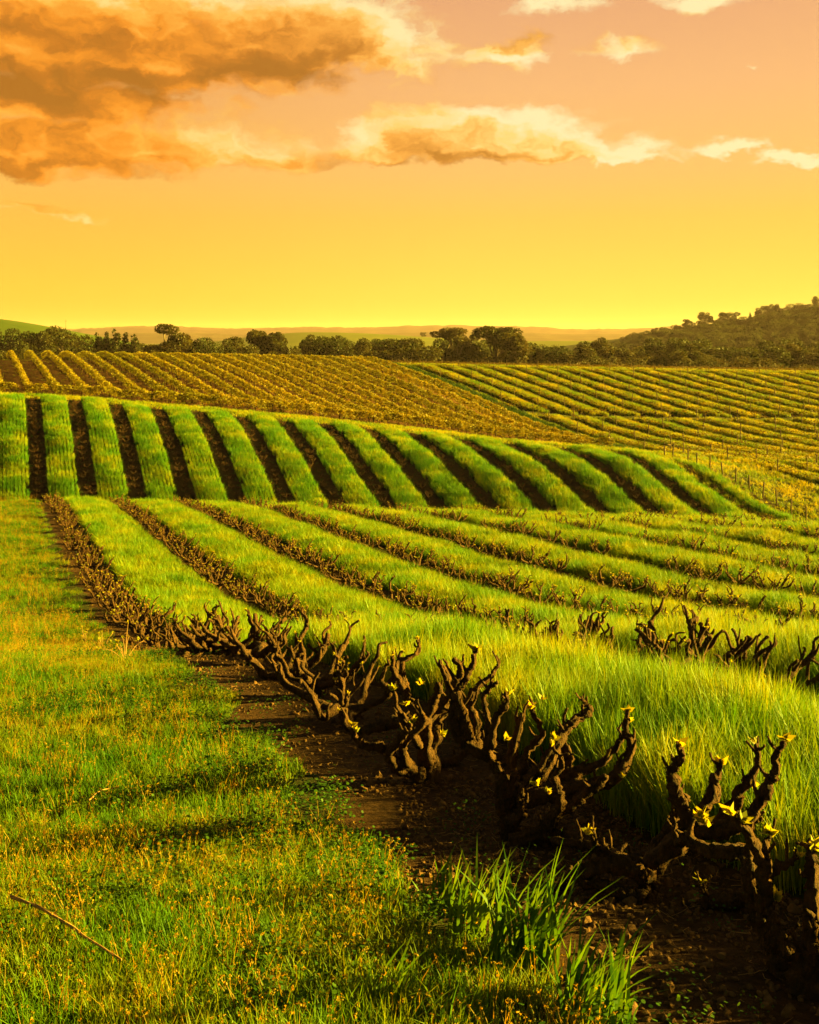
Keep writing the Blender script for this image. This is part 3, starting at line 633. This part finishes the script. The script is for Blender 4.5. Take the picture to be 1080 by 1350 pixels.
def build_vines():
    rng = np.random.default_rng(11)
    hero_vine('leaning', 'gnarled bush vine with leaning thick trunk at the near end of the path row', rng)
    hero_vine('fallen', 'sprawling bush vine with trunk and thick roots lying along the dark soil', rng)
    hero_vine('spreading', 'broad bush vine with many upright arms spreading over the cereal grass', rng)
    hero_vine('tangled', 'tangled bush vine with low twisted arms left of the broad spreading vine', rng)
    hi = []
    for _ in range(12):
        mb, tips = vine_geo(rng, 9, 4); hi.append((mb.mesh('vine_trunk', M['bark']), tips))
    leafm = []
    for _ in range(5):
        m2 = MB(); shoot_leaves(m2, rng, np.zeros(3), 6, .02); leafm.append(m2.mesh('leaf_cluster', M['shoot'], False))
    lo = []
    for _ in range(12):
        mb, tips = vine_geo(rng, 5, 2, rough=.1); m2 = MB()
        for t in tips:
            if rng.random() < .6: shoot_leaves(m2, rng, np.array(t), 4, .03)
        lo.append((mb.mesh('vine_trunk', M['bark']), m2.mesh('young_leaves', M['shoot'], False)))
    def place(X, D, label, group, near, sc_):
        r = empty('bush_vine', (X, D, float(zz(X, D))-.02), rng.uniform(0, 6.283)); r.scale = (sc_*rng.uniform(.92, 1.1), sc_*rng.uniform(.92, 1.1), sc_)
        if near:
            me, tips = hi[rng.integers(len(hi))]; link('trunk', me, r)
            for t in tips:
                if rng.random() < .32:
                    o = link('leaf_cluster', leafm[rng.integers(5)], r, t); o.rotation_euler.z = rng.uniform(0, 6.28)
        else:
            a, b = lo[rng.integers(len(lo))]; link('trunk', a, r); link('young_leaves', b, r)
        tag(r, label, 'vine', group)
    n = 4
    for k in range(0, 12):
        u = U0+PITCH*k; lo_d = max(u*F/1075, 8.3 if k == 0 else 0); i = 4 if k == 0 else 0
        D = lo_d+rng.uniform(.1, .8)
        while D < 61:
            X = u-D*T0+rng.normal(0, .07); px = CX+F*X/D
            if px > 600 and k >= 4 and rng.random() < .18: D += 1.7; continue
            near = D < 19
            where = 'of the row beside the path' if k == 0 else 'of the %s row from the path' % ORD[k]
            look = 'gnarled bush vine, ' if near else 'dark bush vine, '
            place(X, D, look+ordi(i)+' from the near end '+where, 'old bush vines on the front slope', near, rng.uniform(.84, 1.02) if D < 16 else rng.uniform(.78, .95))
            n += 1; i += 1; D += rng.uniform(1.0, 1.3) if D < 16 else rng.uniform(1.1, 1.4) if D < 34 else rng.uniform(1.35, 1.75)
    spots = []
    for k in range(-1, 18):
        u = U0+PITCH*k; i = 0; D = 73.5+rng.uniform(0, .8)
        while D < 96:
            X = u-D*T0+rng.normal(0, .17); px = CX+F*X/D
            if D < dtop(px)-.3 and X < xfence(D)-1 and -20 < px < 1085:
                spots.append((D, X, k, i)); i += 1
            D += rng.uniform(.5, .95)
    spots.sort()
    left = 300-n; rest = spots[left:]
    for D, X, k, i in spots[:left]:
        place(X, D, 'stunted bush vine %s from the bottom of the %s soil strip up the slope' % (ordi(i), ORD[k+1]), 'bush vines on the facing slope', False, rng.uniform(.34, .58))
    if rest:
        protos = []
        for _ in range(5):
            mb, tips = vine_geo(rng, 5, 2, rough=.1)
            protos.append(bpy.data.objects.new('stunted_vine', mb.mesh('stunted_vine', M['bark'])))
            m2 = MB()
        P = np.array([(X, D) for D, X, k, i in rest]); s = sc3(rng, len(P), .34, .58)
        scatter('stunted_vines', xyz(P), spin(rng, len(P), .05), s, protos, 'small bare bush vines higher up the soil strips of the slope', 'vines', rng)
    print('vines', n, 'slope', len(spots))

# ------------------------------------------------------------------ trellis rows
def build_trellis():
    rng = np.random.default_rng(21)
    pm = MB(); tube(pm, [(0, 0, -.2), (.01, 0, .6), (0, .01, 1.2), (0, 0, 1.42)], [.055, .052, .05, .048], 7); post = pm.mesh('trellis_post', M['post'])
    tm = []
    for _ in range(3):
        b = MB(); P = gnarl(rng, smoothline([(0, 0, -.1), (.03, 0, .25), (-.02, .02, .5), (.02, 0, .72)], 3), .012); tube(b, P, np.linspace(.05, .035, len(P)), 5); 
        tube(b, [(0, -.5, .74), (0, 0, .7), (0, .5, .75)], [.02, .03, .02], 5); tm.append(b.mesh('vine_trunk', M['bark']))
    def row(name, path, label, group, dens, mt, z0, z1, spread, pstep, tstep, leaf, ph=.84):
        path = np.asarray(path); seg = np.linalg.norm(np.diff(path, axis=0), axis=1); L = np.concatenate([[0], np.cumsum(seg)])
        at = lambda s: np.stack([np.interp(s, L, path[:, 0]), np.interp(s, L, path[:, 1])], -1)
        p0 = path[0]; base = np.array([p0[0], p0[1], float(zz(*p0))]); r = empty(name, base)
        n = int(L[-1]*dens); s = rng.uniform(0, L[-1], n); base_keep = .55 if dens > 100 else .8
        clumpy = .5+.5*np.sin(s*3.5+rng.uniform(0, 6))*np.sin(s*1.3+1); keep = rng.random(n) < base_keep+(1-base_keep)*clumpy; s = s[keep]; n = len(s)
        P2 = at(s)+rng.normal(0, spread, (n, 2)); h = z0+(z1-z0)*rng.beta(2.2, 1.6, n)+.06*np.sin(s*2.1)
        P = np.stack([P2[:, 0], P2[:, 1], zz(P2[:, 0], P2[:, 1])+h], -1)-base
        mb = MB(); leafcloud(mb, rng, P, leaf); link('canopy', mb.mesh('canopy', mt, False), r)
        if True:
            for q in np.arange(rng.uniform(.3, pstep), L[-1], pstep)+rng.normal(0, .35, len(np.arange(0, L[-1], pstep)))[:1]:
                x, y = at(q); o = link('trellis_post', post, r, Vector((x, y, float(zz(x, y))))-Vector(base)); o.rotation_euler = (rng.normal(0, .03), rng.normal(0, .03), rng.uniform(0, 6))
                o.scale.z = ph*rng.uniform(.92, 1.08)
        if tstep:
            for q in np.arange(.6, L[-1], tstep):
                x, y = at(q); o = link('vine_trunk', tm[rng.integers(3)], r, Vector((x, y, float(zz(x, y))))-Vector(base)); o.rotation_euler.z = rng.choice([0, math.pi])+math.atan(TB)
        return tag(r, label, 'vine row', group)
    for i in range(-2, 20):
        u = UB+PB*i; D = np.concatenate([np.arange(104.8, 182, 2.5)]); X = u-D*TB
        px = CX+F*X/D; D1 = D[(px > -90)]; X1 = X[px > -90]
        if len(D1) < 3: continue
        hook = [(X1[0]+q, D1[0]-.35*q+.2) for q in (1.7, .9, .35)]
        row('trellis_row', hook+list(zip(X1, D1)), 'leafy trellised vine row, %s from the left, on the orange soil' % ordi(i+2), 'leafy trellis rows on the orange soil', 300, M['canopy'], .46, 1.34, .115, 5.5, 3.2, .085)
    for j in range(0, 20):
        u = UC+PC*j
        D = np.arange(130.5, 186, 3.); X = u-D*TB; k = CX+F*X/D < 1150
        if k.sum() > 3:
            row('trellis_row', list(zip(X[k], D[k])), 'thin trellised vine row, %s from the dark green gap, on the upper right slope' % ordi(j), 'thin trellis rows on the upper right slope', 36, M['canopy2'], .45, .85, .09, 6.3, 0, .07)
    j2 = 0
    for j in range(0, 14):
        u = UC+PC*j; D = np.arange(81, 126.5, 2.5); X = u-D*TB; k = (X > xcl(D)+.8) & (CX+F*X/D < 1150)
        if k.sum() > 3:
            row('trellis_row', list(zip(X[k], D[k])), 'thin trellised vine row, %s beyond the post fence, on the lower right slope' % ordi(j2), 'thin trellis rows on the lower right slope', 36, M['canopy2'], .45, .85, .09, 6.3, 0, .07); j2 += 1
    # cross row along the step between the two right blocks
    a = [(x, 128.2) for x in np.arange(8.5, 48, 2.)]
    row('trellis_row', a, 'thin brownish vine row running crosswise between the two right blocks', None, 45, M['canopy2'], .45, 1.0, .14, 4.6, 0, .085)

# ------------------------------------------------------------------ fence
def build_fence():
    rng = np.random.default_rng(4)
    x0, d0 = fence_xy[0]; base = Vector((x0, d0, float(zz(x0, d0)))); r = empty('post_fence', base)
    mb = MB(); P = [(0, 0, -.3), (.005, 0, .4), (0, .005, .9), (0, 0, 1.08)]; tube(mb, P, [.058, .056, .054, .05], 8); me = mb.mesh('fence_post', M['post'])
    pts = []
    for x, d in fence_xy:
        p = Vector((x, d, float(zz(x, d))))-base; o = link('fence_post', me, r, p); o.rotation_euler = (rng.normal(0, .04), rng.normal(0, .04), rng.uniform(0, 6)); pts.append(np.array(p))
    mb = MB(); a, b = pts[0]+(0, 0, .95), pts[1]+(0, 0, .95); tube(mb, [a, (a+b)/2, b], .05, 7); link('brace_rail', mb.mesh('brace_rail', M['post']), r)
    for h in (.45, .72, .98):
        mb = MB(); tube(mb, np.array(pts)+(0, 0, h), .004, 4); link('wire', mb.mesh('fence_wire', M['wire']), r)
    tag(r, 'timber post and wire fence running down beside the grassy track', 'fence')

# ------------------------------------------------------------------ hills
def hill(name, label, prof, d0, depth, base_h, m, rough=0., seed=0, xr=(-900, 2000), step=14, rows=26, front=.35):
    """a real ridge: its crest stands at distance d0 and falls away in front and behind"""
    rng = np.random.default_rng(seed); px = np.arange(xr[0], xr[1]+1, step); pr = np.interp(px, [p[0] for p in prof], [p[1] for p in prof])
    pr = np.convolve(np.pad(pr, 4, 'edge'), np.ones(9)/9, 'valid')
    pr = pr+rough*(np.convolve(rng.standard_normal(len(pr)+2), np.ones(3)/3, 'valid'))
    top = (HY-pr)/F*d0; X0 = (px-CX)/F*d0
    t = np.linspace(-1, 1, rows); V = []
    for q in t:
        f = math.cos(q*math.pi/2)**1.3 if abs(q) < 1 else 0
        z = -base_h+(top+base_h)*f
        bump = (rng.standard_normal(len(px))*rough*.25/F*d0)*f if rough else 0
        V.append(np.stack([X0*(1+q*depth/d0), np.full(len(px), d0+q*depth), CZ+z+bump], -1))
    V = np.concatenate(V); k = len(px); i = np.arange(rows-1)[:, None]*k; j = np.arange(k-1)[None]
    q = np.stack([i+j, i+j+1, i+k+j+1, i+k+j], -1).reshape(-1, 4)
    return tag(link(name, mesh_np(name, V, [q], m, True)), label, kind='structure')
def hill_mat(name, a, b, scale):
    return plain_mat(name, a, b, scale, .95, 0, spec=.05)
RH = [(640, 470), (700, 462), (760, 453), (800, 449.5), (835, 444.5), (870, 438.5), (900, 436), (930, 432), (960, 428), (1000, 422), (1040, 415), (1080, 409), (1150, 400), (1300, 385), (1600, 395), (2000, 430)]
LH = [(-900, 400), (-300, 408), (-100, 413), (0, 418.5), (50, 428), (90, 436), (130, 442), (160, 449), (220, 462), (300, 476)]
def build_hills():
    hill('far_hills', 'hazy wooded far range along the horizon', [(-900, 428), (-100, 434), (100, 433.5), (200, 429.5), (300, 433.5), (400, 431.5), (480, 432), (580, 428.5), (700, 431), (760, 434), (830, 434), (900, 429), (1100, 425), (2000, 432)], 4300, 900, 13, hill_mat('far_wood', (.05, .03, .025), (.10, .065, .045), .012), .9, 1, step=5)
    hill('near_far_hills', 'lower hazy ridge in front of the far range', [(-900, 440), (100, 441), (250, 438), (330, 442), (470, 441), (600, 437), (700, 440), (800, 441), (2000, 441)], 2900, 500, 13, hill_mat('ridge_wood', (.05, .035, .025), (.10, .075, .035), .014), .5, 2, step=6)
    hill('pale_green_hill', 'pale green grassy rise beyond the trees', [(-900, 470), (250, 456), (310, 447), (350, 439.5), (390, 437.5), (440, 437.5), (500, 440), (560, 444), (620, 449), (700, 450), (780, 449), (900, 452), (2000, 470)], 1250, 260, 13, hill_mat('pale_pasture', (.07, .09, .01), (.11, .12, .015), .02), .2, 3)
    hill('left_hill', 'green grassy hill rising at the left edge', LH, 620, 190, 14, hill_mat('left_pasture', (.035, .065, .006), (.06, .085, .008), .05), .25, 4)
    hill('right_hill', 'shaded wooded hill rising at the right edge', RH, 760, 260, 14, hill_mat('right_pasture', (.03, .04, .008), (.05, .05, .010), .04), .35, 5)

# ------------------------------------------------------------------ trees
def tree_protos():
    rng = np.random.default_rng(31); out = {}
    def crown(blobs, n, size, m):
        mb = MB(); w = np.array([b[3]*b[4]*b[3] for b in blobs])**.67; w /= w.sum()
        for b, f in zip(blobs, w):
            k = int(n*f)+8; v = rand_dirs(rng, k); r = rng.uniform(.45, 1.08, k)**.6
            P = np.array(b[:3])+v*r[:, None]*np.array([b[3], b[3], b[4]])
            leafcloud(mb, rng, P, size)
        return mb.mesh('crown', m, False)
    def trunk(h, r, limbs):
        mb = MB(); P = gnarl(rng, smoothline([(0, 0, -.03), (.01, 0, h*.4), (-.01, .01, h*.75), (0, 0, h)], 3), .006); tube(mb, P, np.linspace(r, r*.45, len(P)), 7)
        for b in limbs:
            e = np.array(b[:3]); s = np.array([0, 0, h*rng.uniform(.5, .95)]); tube(mb, smoothline([s, (s+e)/2+(0, 0, .03), e], 3), np.linspace(r*.45, r*.14, 7), 5)
        return mb.mesh('trunk', M['tbark'])
    def add(k, blobs, n, size, m, h, r):
        out.setdefault(k, []).append((trunk(h, r, blobs), crown(blobs, n, size, M[m])))
    for _ in range(4):   # gum: many separate clumps, open outline
        bl = []
        for q in range(15):
            a = rng.uniform(0, 6.28); z = rng.uniform(.38, .90); rr = rng.uniform(.08, .40)*(1.15-.75*abs(z-.55)/.45); s = rng.uniform(.10, .17)
            bl.append((rr*math.cos(a), rr*math.sin(a), z, s, s*.72))
        bl.append((rng.normal(0, .05), 0, .91, .11, .08)); add('gum', bl, 9000, .0175, 'gum', .62, .035)
    for _ in range(4):   # round: fuller crown down low
        bl = [(0, 0, .5, .34, .36)]
        for q in range(16):
            a = rng.uniform(0, 6.28); z = rng.uniform(.14, .88); rr = .40*math.sqrt(max(.06, 1-((z-.45)/.55)**2)); s = rng.uniform(.12, .19)
            bl.append((rr*math.cos(a), rr*math.sin(a), z, s, s*.8))
        add('round', bl, 11000, .0185, rng.choice(['gum', 'gum', 'dark']), .5, .04)
    for _ in range(2):   # umbrella: bare stems with a flat top
        bl = [(rng.normal(0, .13), rng.normal(0, .13), rng.uniform(.82, .94), rng.uniform(.13, .18), .055) for _ in range(9)]
        bl += [(rng.normal(0, .2), rng.normal(0, .2), rng.uniform(.3, .62), .14, .1) for _ in range(6)]; add('umbrella', bl, 6000, .017, 'gum', .8, .028)
    for _ in range(2):   # conifer
        bl = [(rng.normal(0, .02), rng.normal(0, .02), z, .27*(1.02-z)+.03, .07) for z in np.linspace(.12, .96, 13)]; add('conifer', bl, 3400, .022, 'dark', .9, .03)
    for _ in range(3):   # bush: low mound
        bl = [(rng.normal(0, .22), rng.normal(0, .22), rng.uniform(.2, .72), rng.uniform(.2, .3), rng.uniform(.2, .28)) for _ in range(10)]; add('bush', bl, 8000, .021, 'gum', .35, .04)
    for _ in range(2):   # sparse
        bl = [(rng.normal(0, .14), rng.normal(0, .14), rng.uniform(.35, .95), rng.uniform(.05, .10), rng.uniform(.05, .08)) for _ in range(14)]; add('sparse', bl, 1600, .022, 'gum', .8, .022)
    return out
KIND_W = {'gum': .55, 'round': .68, 'umbrella': .42, 'conifer': .34, 'bush': .68, 'sparse': .36}
def rh_h(X, D):  # height of the right hill's surface below the camera
    px = CX+F*X/D; q = (D-760)/260; f = np.cos(np.clip(q, -1, 1)*math.pi/2)**1.3
    pr = np.interp(CX+F*(X/(1+q*260/760))/760, [p[0] for p in RH], [p[1] for p in RH]); return 14-((HY-pr)/F*760+14)*f
TREES = [  # pixel column, pixel row of the top, width in pixels, kind, distance, label
 (12, 429, 50, 'round', 300, 'dark round tree at the far left edge below the green hill'), (40, 436, 44, 'round', 285, 'rounded tree between the left edge tree and the tall dome'),
 (64, 426, 54, 'round', 300, 'tall domed tree standing on the left before the green hill'), (90, 430, 48, 'round', 290, 'domed tree at the right end of the left thicket'),
 (24, 449, 30, 'bush', 240, 'low bush in front of the leftmost trees'), (54, 455, 26, 'bush', 238, 'low grey green bush below the tall domed tree'), (104, 456, 40, 'bush', 238, 'low wide bush at the foot of the left thicket'),
 (130, 441, 22, 'conifer', 300, 'leftmost of the dark conifers in the tree belt'), (141, 439, 20, 'conifer', 295, 'narrow dark conifer, second in the conifer group'), (153, 436, 24, 'conifer', 300, 'tallest dark conifer in the middle of the conifer group'),
 (165, 440, 22, 'conifer', 295, 'dark conifer just right of the tallest conifer'), (179, 443, 26, 'conifer', 290, 'rightmost broad conifer before the big gum'), (194, 447, 18, 'bush', 290, 'pale bush between conifers and the big gum'),
 (218, 426, 56, 'gum', 300, 'big spreading gum tree standing well above the left tree belt'), (251, 448, 22, 'bush', 300, 'small rounded bush right of the big gum'), (282, 442, 42, 'round', 285, 'broad tree in the gap right of the big gum'),
 (314, 443, 36, 'round', 290, 'mid green tree left of the paired belt gums'), (340, 434, 36, 'gum', 300, 'open gum, left one of the paired belt gums'), (367, 437, 36, 'gum', 300, 'open gum, right one of the paired belt gums'),
 (388, 452, 34, 'bush', 280, 'low bush right of the paired belt gums'), (413, 440, 32, 'gum', 310, 'narrow gum on the left flank of the long wooded clump'), (436, 433, 54, 'round', 300, 'dense broad tree at the top of the long wooded clump'),
 (466, 446, 36, 'round', 285, 'rounded tree just right of the dense broad tree'), (494, 446, 36, 'round', 300, 'rounded tree below the pale green rise'), (514, 452, 34, 'bush', 280, 'low tree between two rounded trees at the centre'),
 (540, 445, 62, 'round', 275, 'wide dark tree left of the flat topped tree'), (594, 430, 27, 'umbrella', 300, 'flat topped tree with bare upper stems at the centre of the belt'), (602, 443, 44, 'gum', 285, 'lower gum tucked under the flat topped tree'),
 (617, 440, 22, 'sparse', 300, 'sparse thin crowned tree beside the flat topped tree'), (654, 429, 66, 'gum', 290, 'largest gum of the belt with a dark layered crown'), (685, 441, 34, 'gum', 280, 'smaller gum attached to the right of the largest gum'),
 (708, 454, 30, 'bush', 290, 'low bush right of the largest gum'), (731, 448, 46, 'round', 290, 'rounded tree where the right tree belt begins'), (757, 457, 44, 'round', 265, 'low dark tree before the right belt'),
 (797, 444, 36, 'gum', 300, 'open gum rising above the right belt'), (796, 463, 32, 'bush', 235, 'dark compact bush in front of the open right gum'), (829, 460, 40, 'bush', 260, 'low spreading bush right of the compact bush'),
 (870, 443, 56, 'round', 300, 'broad domed tree below the wooded hill'), (883, 462, 40, 'round', 250, 'dark tree in front of the broad domed tree'), (912, 453, 40, 'gum', 280, 'gum right of the broad domed tree'),
 (930, 466, 36, 'bush', 245, 'low bush in front of the hill foot'), (984, 449, 76, 'round', 290, 'widest tree at the foot of the wooded hill'), (972, 463, 44, 'bush', 245, 'dark low tree before the widest tree'),
 (1031, 453, 42, 'round', 300, 'tree right of the widest tree under the hill'), (1048, 474, 44, 'bush', 225, 'small low bush at the edge of the right vine block'), (1062, 456, 40, 'round', 300, 'rounded tree near the right edge below the hill'), (1090, 455, 40, 'round', 290, 'tree cut by the right edge below the hill'),
 (558, 437, 11, 'round', 1250, 'lone small round tree on the pale green rise'), (837, 437, 18, 'bush', 800, 'lower of two lone trees on the hill slope'), (863, 432, 15, 'round', 780, 'round lone tree on the hill slope'),
 (893, 426, 17, 'bush', 760, 'first ridge tree at the low end of the wooded hill'), (908, 420, 24, 'round', 760, 'low backlit ridge tree second along the hill'), (929, 411, 30, 'round', 760, 'tall ridge tree with gold lit edges'), (945, 417, 24, 'bush', 760, 'small ridge bush between two taller ridge trees'),
 (962, 409, 38, 'round', 760, 'wide backlit tree near the middle of the ridge'), (989, 412, 9, 'conifer', 760, 'narrow upright tree alone on the ridge'), (1007, 403, 30, 'round', 760, 'open ridge tree right of the narrow upright tree'),
 (1022, 400, 26, 'round', 760, 'tall ridge tree beside the dense mound of trees'), (1038, 403, 26, 'bush', 760, 'low ridge tree before the dense mound'), (1056, 397, 44, 'bush', 760, 'dense mounded tree high on the ridge'), (1078, 390, 22, 'round', 760, 'last tree on the ridge at the right edge')]
def build_trees():
    pro = tree_protos(); rng = np.random.default_rng(8); cnt = {}
    def put(px, py, wpx, kind, d, label):
        X = (px-CX)/F*d
        if d >= 1200: base = CZ-(441.5-HY)/F*d if False else CZ+(HY-444.5)/F*d
        elif d > 500: base = CZ-float(rh_h(X, d))-.3
        else: base = float(zz(X, d))
        top = CZ+(HY-py)/F*d; H = top-base; W = wpx/F*d/KIND_W[kind]*(.5 if d > 500 else 1)
        r = empty('tree', (X, d, base), rng.uniform(0, 6.28)); r.scale = (W, W, H)
        i = cnt.get(kind, 0); cnt[kind] = i+1
        t, c = pro[kind][i % len(pro[kind])]
        link('trunk', t, r); link('crown', c, r); tag(r, label, 'tree', 'trees beyond the vineyard' if d < 500 else 'trees on the hills')
    for t in TREES: put(*t)
    # undergrowth that reads as one mass behind and between the trees
    objs = [bpy.data.objects.new('scrub', pro['bush'][i][1]) for i in range(3)]+[bpy.data.objects.new('scrub', pro['round'][0][1])]
    n = 300; px = rng.uniform(-260, 1350, n); D = rng.uniform(300, 370, n); X = (px-CX)/F*D; P = np.stack([X, D], -1)
    s = rng.uniform(10, 17, n); hgt = rng.uniform(8.5, 14, n)
    scatter('far_scrub', xyz(P, -.5), np.stack([0*s, 0*s, rng.uniform(0, 6, n)], -1), np.stack([s, s, hgt], -1), objs, 'far scrub and undergrowth filling in behind the tree belt', 'scrub', rng)
    objs = []
    for i in range(3):
        me = pro['bush'][i][1].copy(); me.materials[0] = M['dark']; objs.append(bpy.data.objects.new('hill_scrub_piece', me))
    n = 1500; px = rng.uniform(790, 1500, n); D = rng.uniform(560, 705, n); X = (px-CX)/F*D
    keep = (px > 880+rng.normal(0, 40, n)) | ((D < 640) & (rng.random(n) < .3)); px, D, X = px[keep], D[keep], X[keep]; n = len(X)
    s = rng.uniform(4, 9, n); z = CZ-rh_h(X, D)-.8
    scatter('hillside_wood', np.stack([X, D, z], -1), np.stack([0*s, 0*s, rng.uniform(0, 6, n)], -1), np.stack([s, s, s*rng.uniform(.6, .95, n)], -1), objs, 'shaded scrubby wood covering the hill on the right', 'wood', rng)
    # slender mast on the left hill
    d = 640; X = (87-CX)/F*d; r = empty('radio_mast', (X, d, CZ+(HY-438)/F*d)); mb = MB(); tube(mb, [(0, 0, -.5), (0, 0, 3), (0, 0, 7.2)], [.14, .11, .06], 6); link('mast_pole', mb.mesh('mast_pole', M['post']), r)
    mb = MB(); tube(mb, [(-.5, 0, 6.2), (.5, 0, 6.2)], .06, 5); link('crossarm', mb.mesh('crossarm', M['post']), r); tag(r, 'slender mast standing on the green left hill', 'mast')

# ------------------------------------------------------------------ small things near the camera
def build_small():
    rng = np.random.default_rng(77)
    def tuft(px, py, n, h0, h1, label, spread=.07):
        X, D = hit(px, py, 2.6, 6); mb = MB()
        for _ in range(n):
            r = spread*math.sqrt(rng.random()); a = rng.uniform(0, 6.28)
            blade(mb, rng, np.array([r*math.cos(a), r*math.sin(a), -.02]), rng.uniform(h0, h1), rng.uniform(.010, .017), rng.uniform(.1, .75), rng.normal(.2, 1.2), 5)
        o = link('grass_tuft', mb.mesh('grass_tuft', M['tuft']), None, (X, D, float(zz(X, D)))); tag(o, label, 'grass tuft', 'tall tufts at the path edge')
    M['tuft'] = leaf_mat('tuft_blades', [(.04, .14, .003), (.12, .2, .004)], .45, noise=14, gain=.9)
    tuft(690, 1272, 110, .20, .46, 'tall bright grass tuft at the path edge below the broad vine', .13)
    tuft(628, 1235, 60, .18, .38, 'smaller grass tuft just behind the tall bright tuft', .12)
    tuft(785, 1345, 85, .16, .37, 'dark arching grass tuft at the bottom where path meets soil', .12)
    tuft(580, 1200, 34, .14, .28, 'short broad bladed tuft on the path edge', .1)
    tuft(500, 1330, 24, .12, .24, 'low tuft in the grass near the bottom edge', .1)
    tuft(590, 1350, 24, .12, .24, 'low tuft between the arching tuft and the low tuft', .1)
    def cane(pts, r0, label):
        X0, D0 = hit(*pts[0], 2.4, 9); base = np.array([X0, D0, float(zz(X0, D0))+.07]); mb = MB(); P = []
        for i, (x, y) in enumerate(pts):
            X, D = hit(x, y, 2.4, 9); P.append(np.array([X, D, float(zz(X, D))+.085+.01*(i % 2)])-base)
        P = gnarl(rng, smoothline(P, 4), .003); tube(mb, P, knobs(rng, np.linspace(r0, r0*.5, len(P))), 6, .1, rng); return mb, base
    mb, base = cane([(14, 1209), (70, 1240), (120, 1272), (160, 1302)], .0055, ''); m2, b2 = cane([(16, 1211), (60, 1232), (105, 1262), (150, 1296)], .0045, '')
    r = empty('fallen_cane', base); link('cane', mb.mesh('cane', M['cane']), r); link('side_cane', m2.mesh('side_cane', M['cane']), r, Vector(b2-base)); tag(r, 'forked dry cane lying in the grass at the lower left', 'cane')
    mb, base = cane([(117, 1075), (135, 1064), (156, 1058)], .004, ''); tag(link('fallen_twig', mb.mesh('fallen_twig', M['cane']), None, base), 'short dry twig lying on the path grass higher up', 'twig')
    # yellow leaved weeds where the path row begins
    for px, py, lab in ((135, 862, 'yellow leaved weed at the path edge before the vines'), (165, 872, 'taller yellow leaved weed beside the path row'), (112, 850, 'small yellow leaved weed furthest up the path edge')):
        X, D = hit(px, py, 9, 30); r = empty('leafy_weed', (X, D, float(zz(X, D)))); ms = MB(); ml = MB()
        for _ in range(9):
            e = np.array([rng.normal(0, .13), rng.normal(0, .13), rng.uniform(.15, .36)]); tube(ms, smoothline([(0, 0, 0), e*.5+(0, 0, .05), e], 3), np.linspace(.004, .002, 7), 5); shoot_leaves(ml, rng, e, 6, .026)
        link('stem', ms.mesh('stem', M['cane']), r); link('leaf_cluster', ml.mesh('leaf_cluster', M['shoot'], False), r); tag(r, lab, 'weed', 'yellow weeds at the path edge')

def build_haze():
    m, T = mat('haze_air')
    v = T.new('ShaderNodeVolumePrincipled', {'Color': (1.0, .74, .80), 'Density': .00005, 'Anisotropy': .2})
    T.l.new(v.outputs[0], T.new('ShaderNodeOutputMaterial').inputs['Volume'])
    x, y0, y1, z0, z1 = 6800, -60, 6800, -3.0, 90
    V = np.array([(a, b, c) for a in (-x, x) for b in (y0, y1) for c in (z0, z1)])
    q = np.array([(0, 1, 3, 2), (4, 6, 7, 5), (0, 4, 5, 1), (2, 3, 7, 6), (0, 2, 6, 4), (1, 5, 7, 3)])
    tag(link('haze', mesh_np('haze', V, [q], m)), 'warm evening haze hanging over the valley', 'haze', kind='stuff')

build_ground(); build_hills(); build_trees(); build_trellis(); build_fence(); build_vines(); build_small(); build_grass(); build_haze()
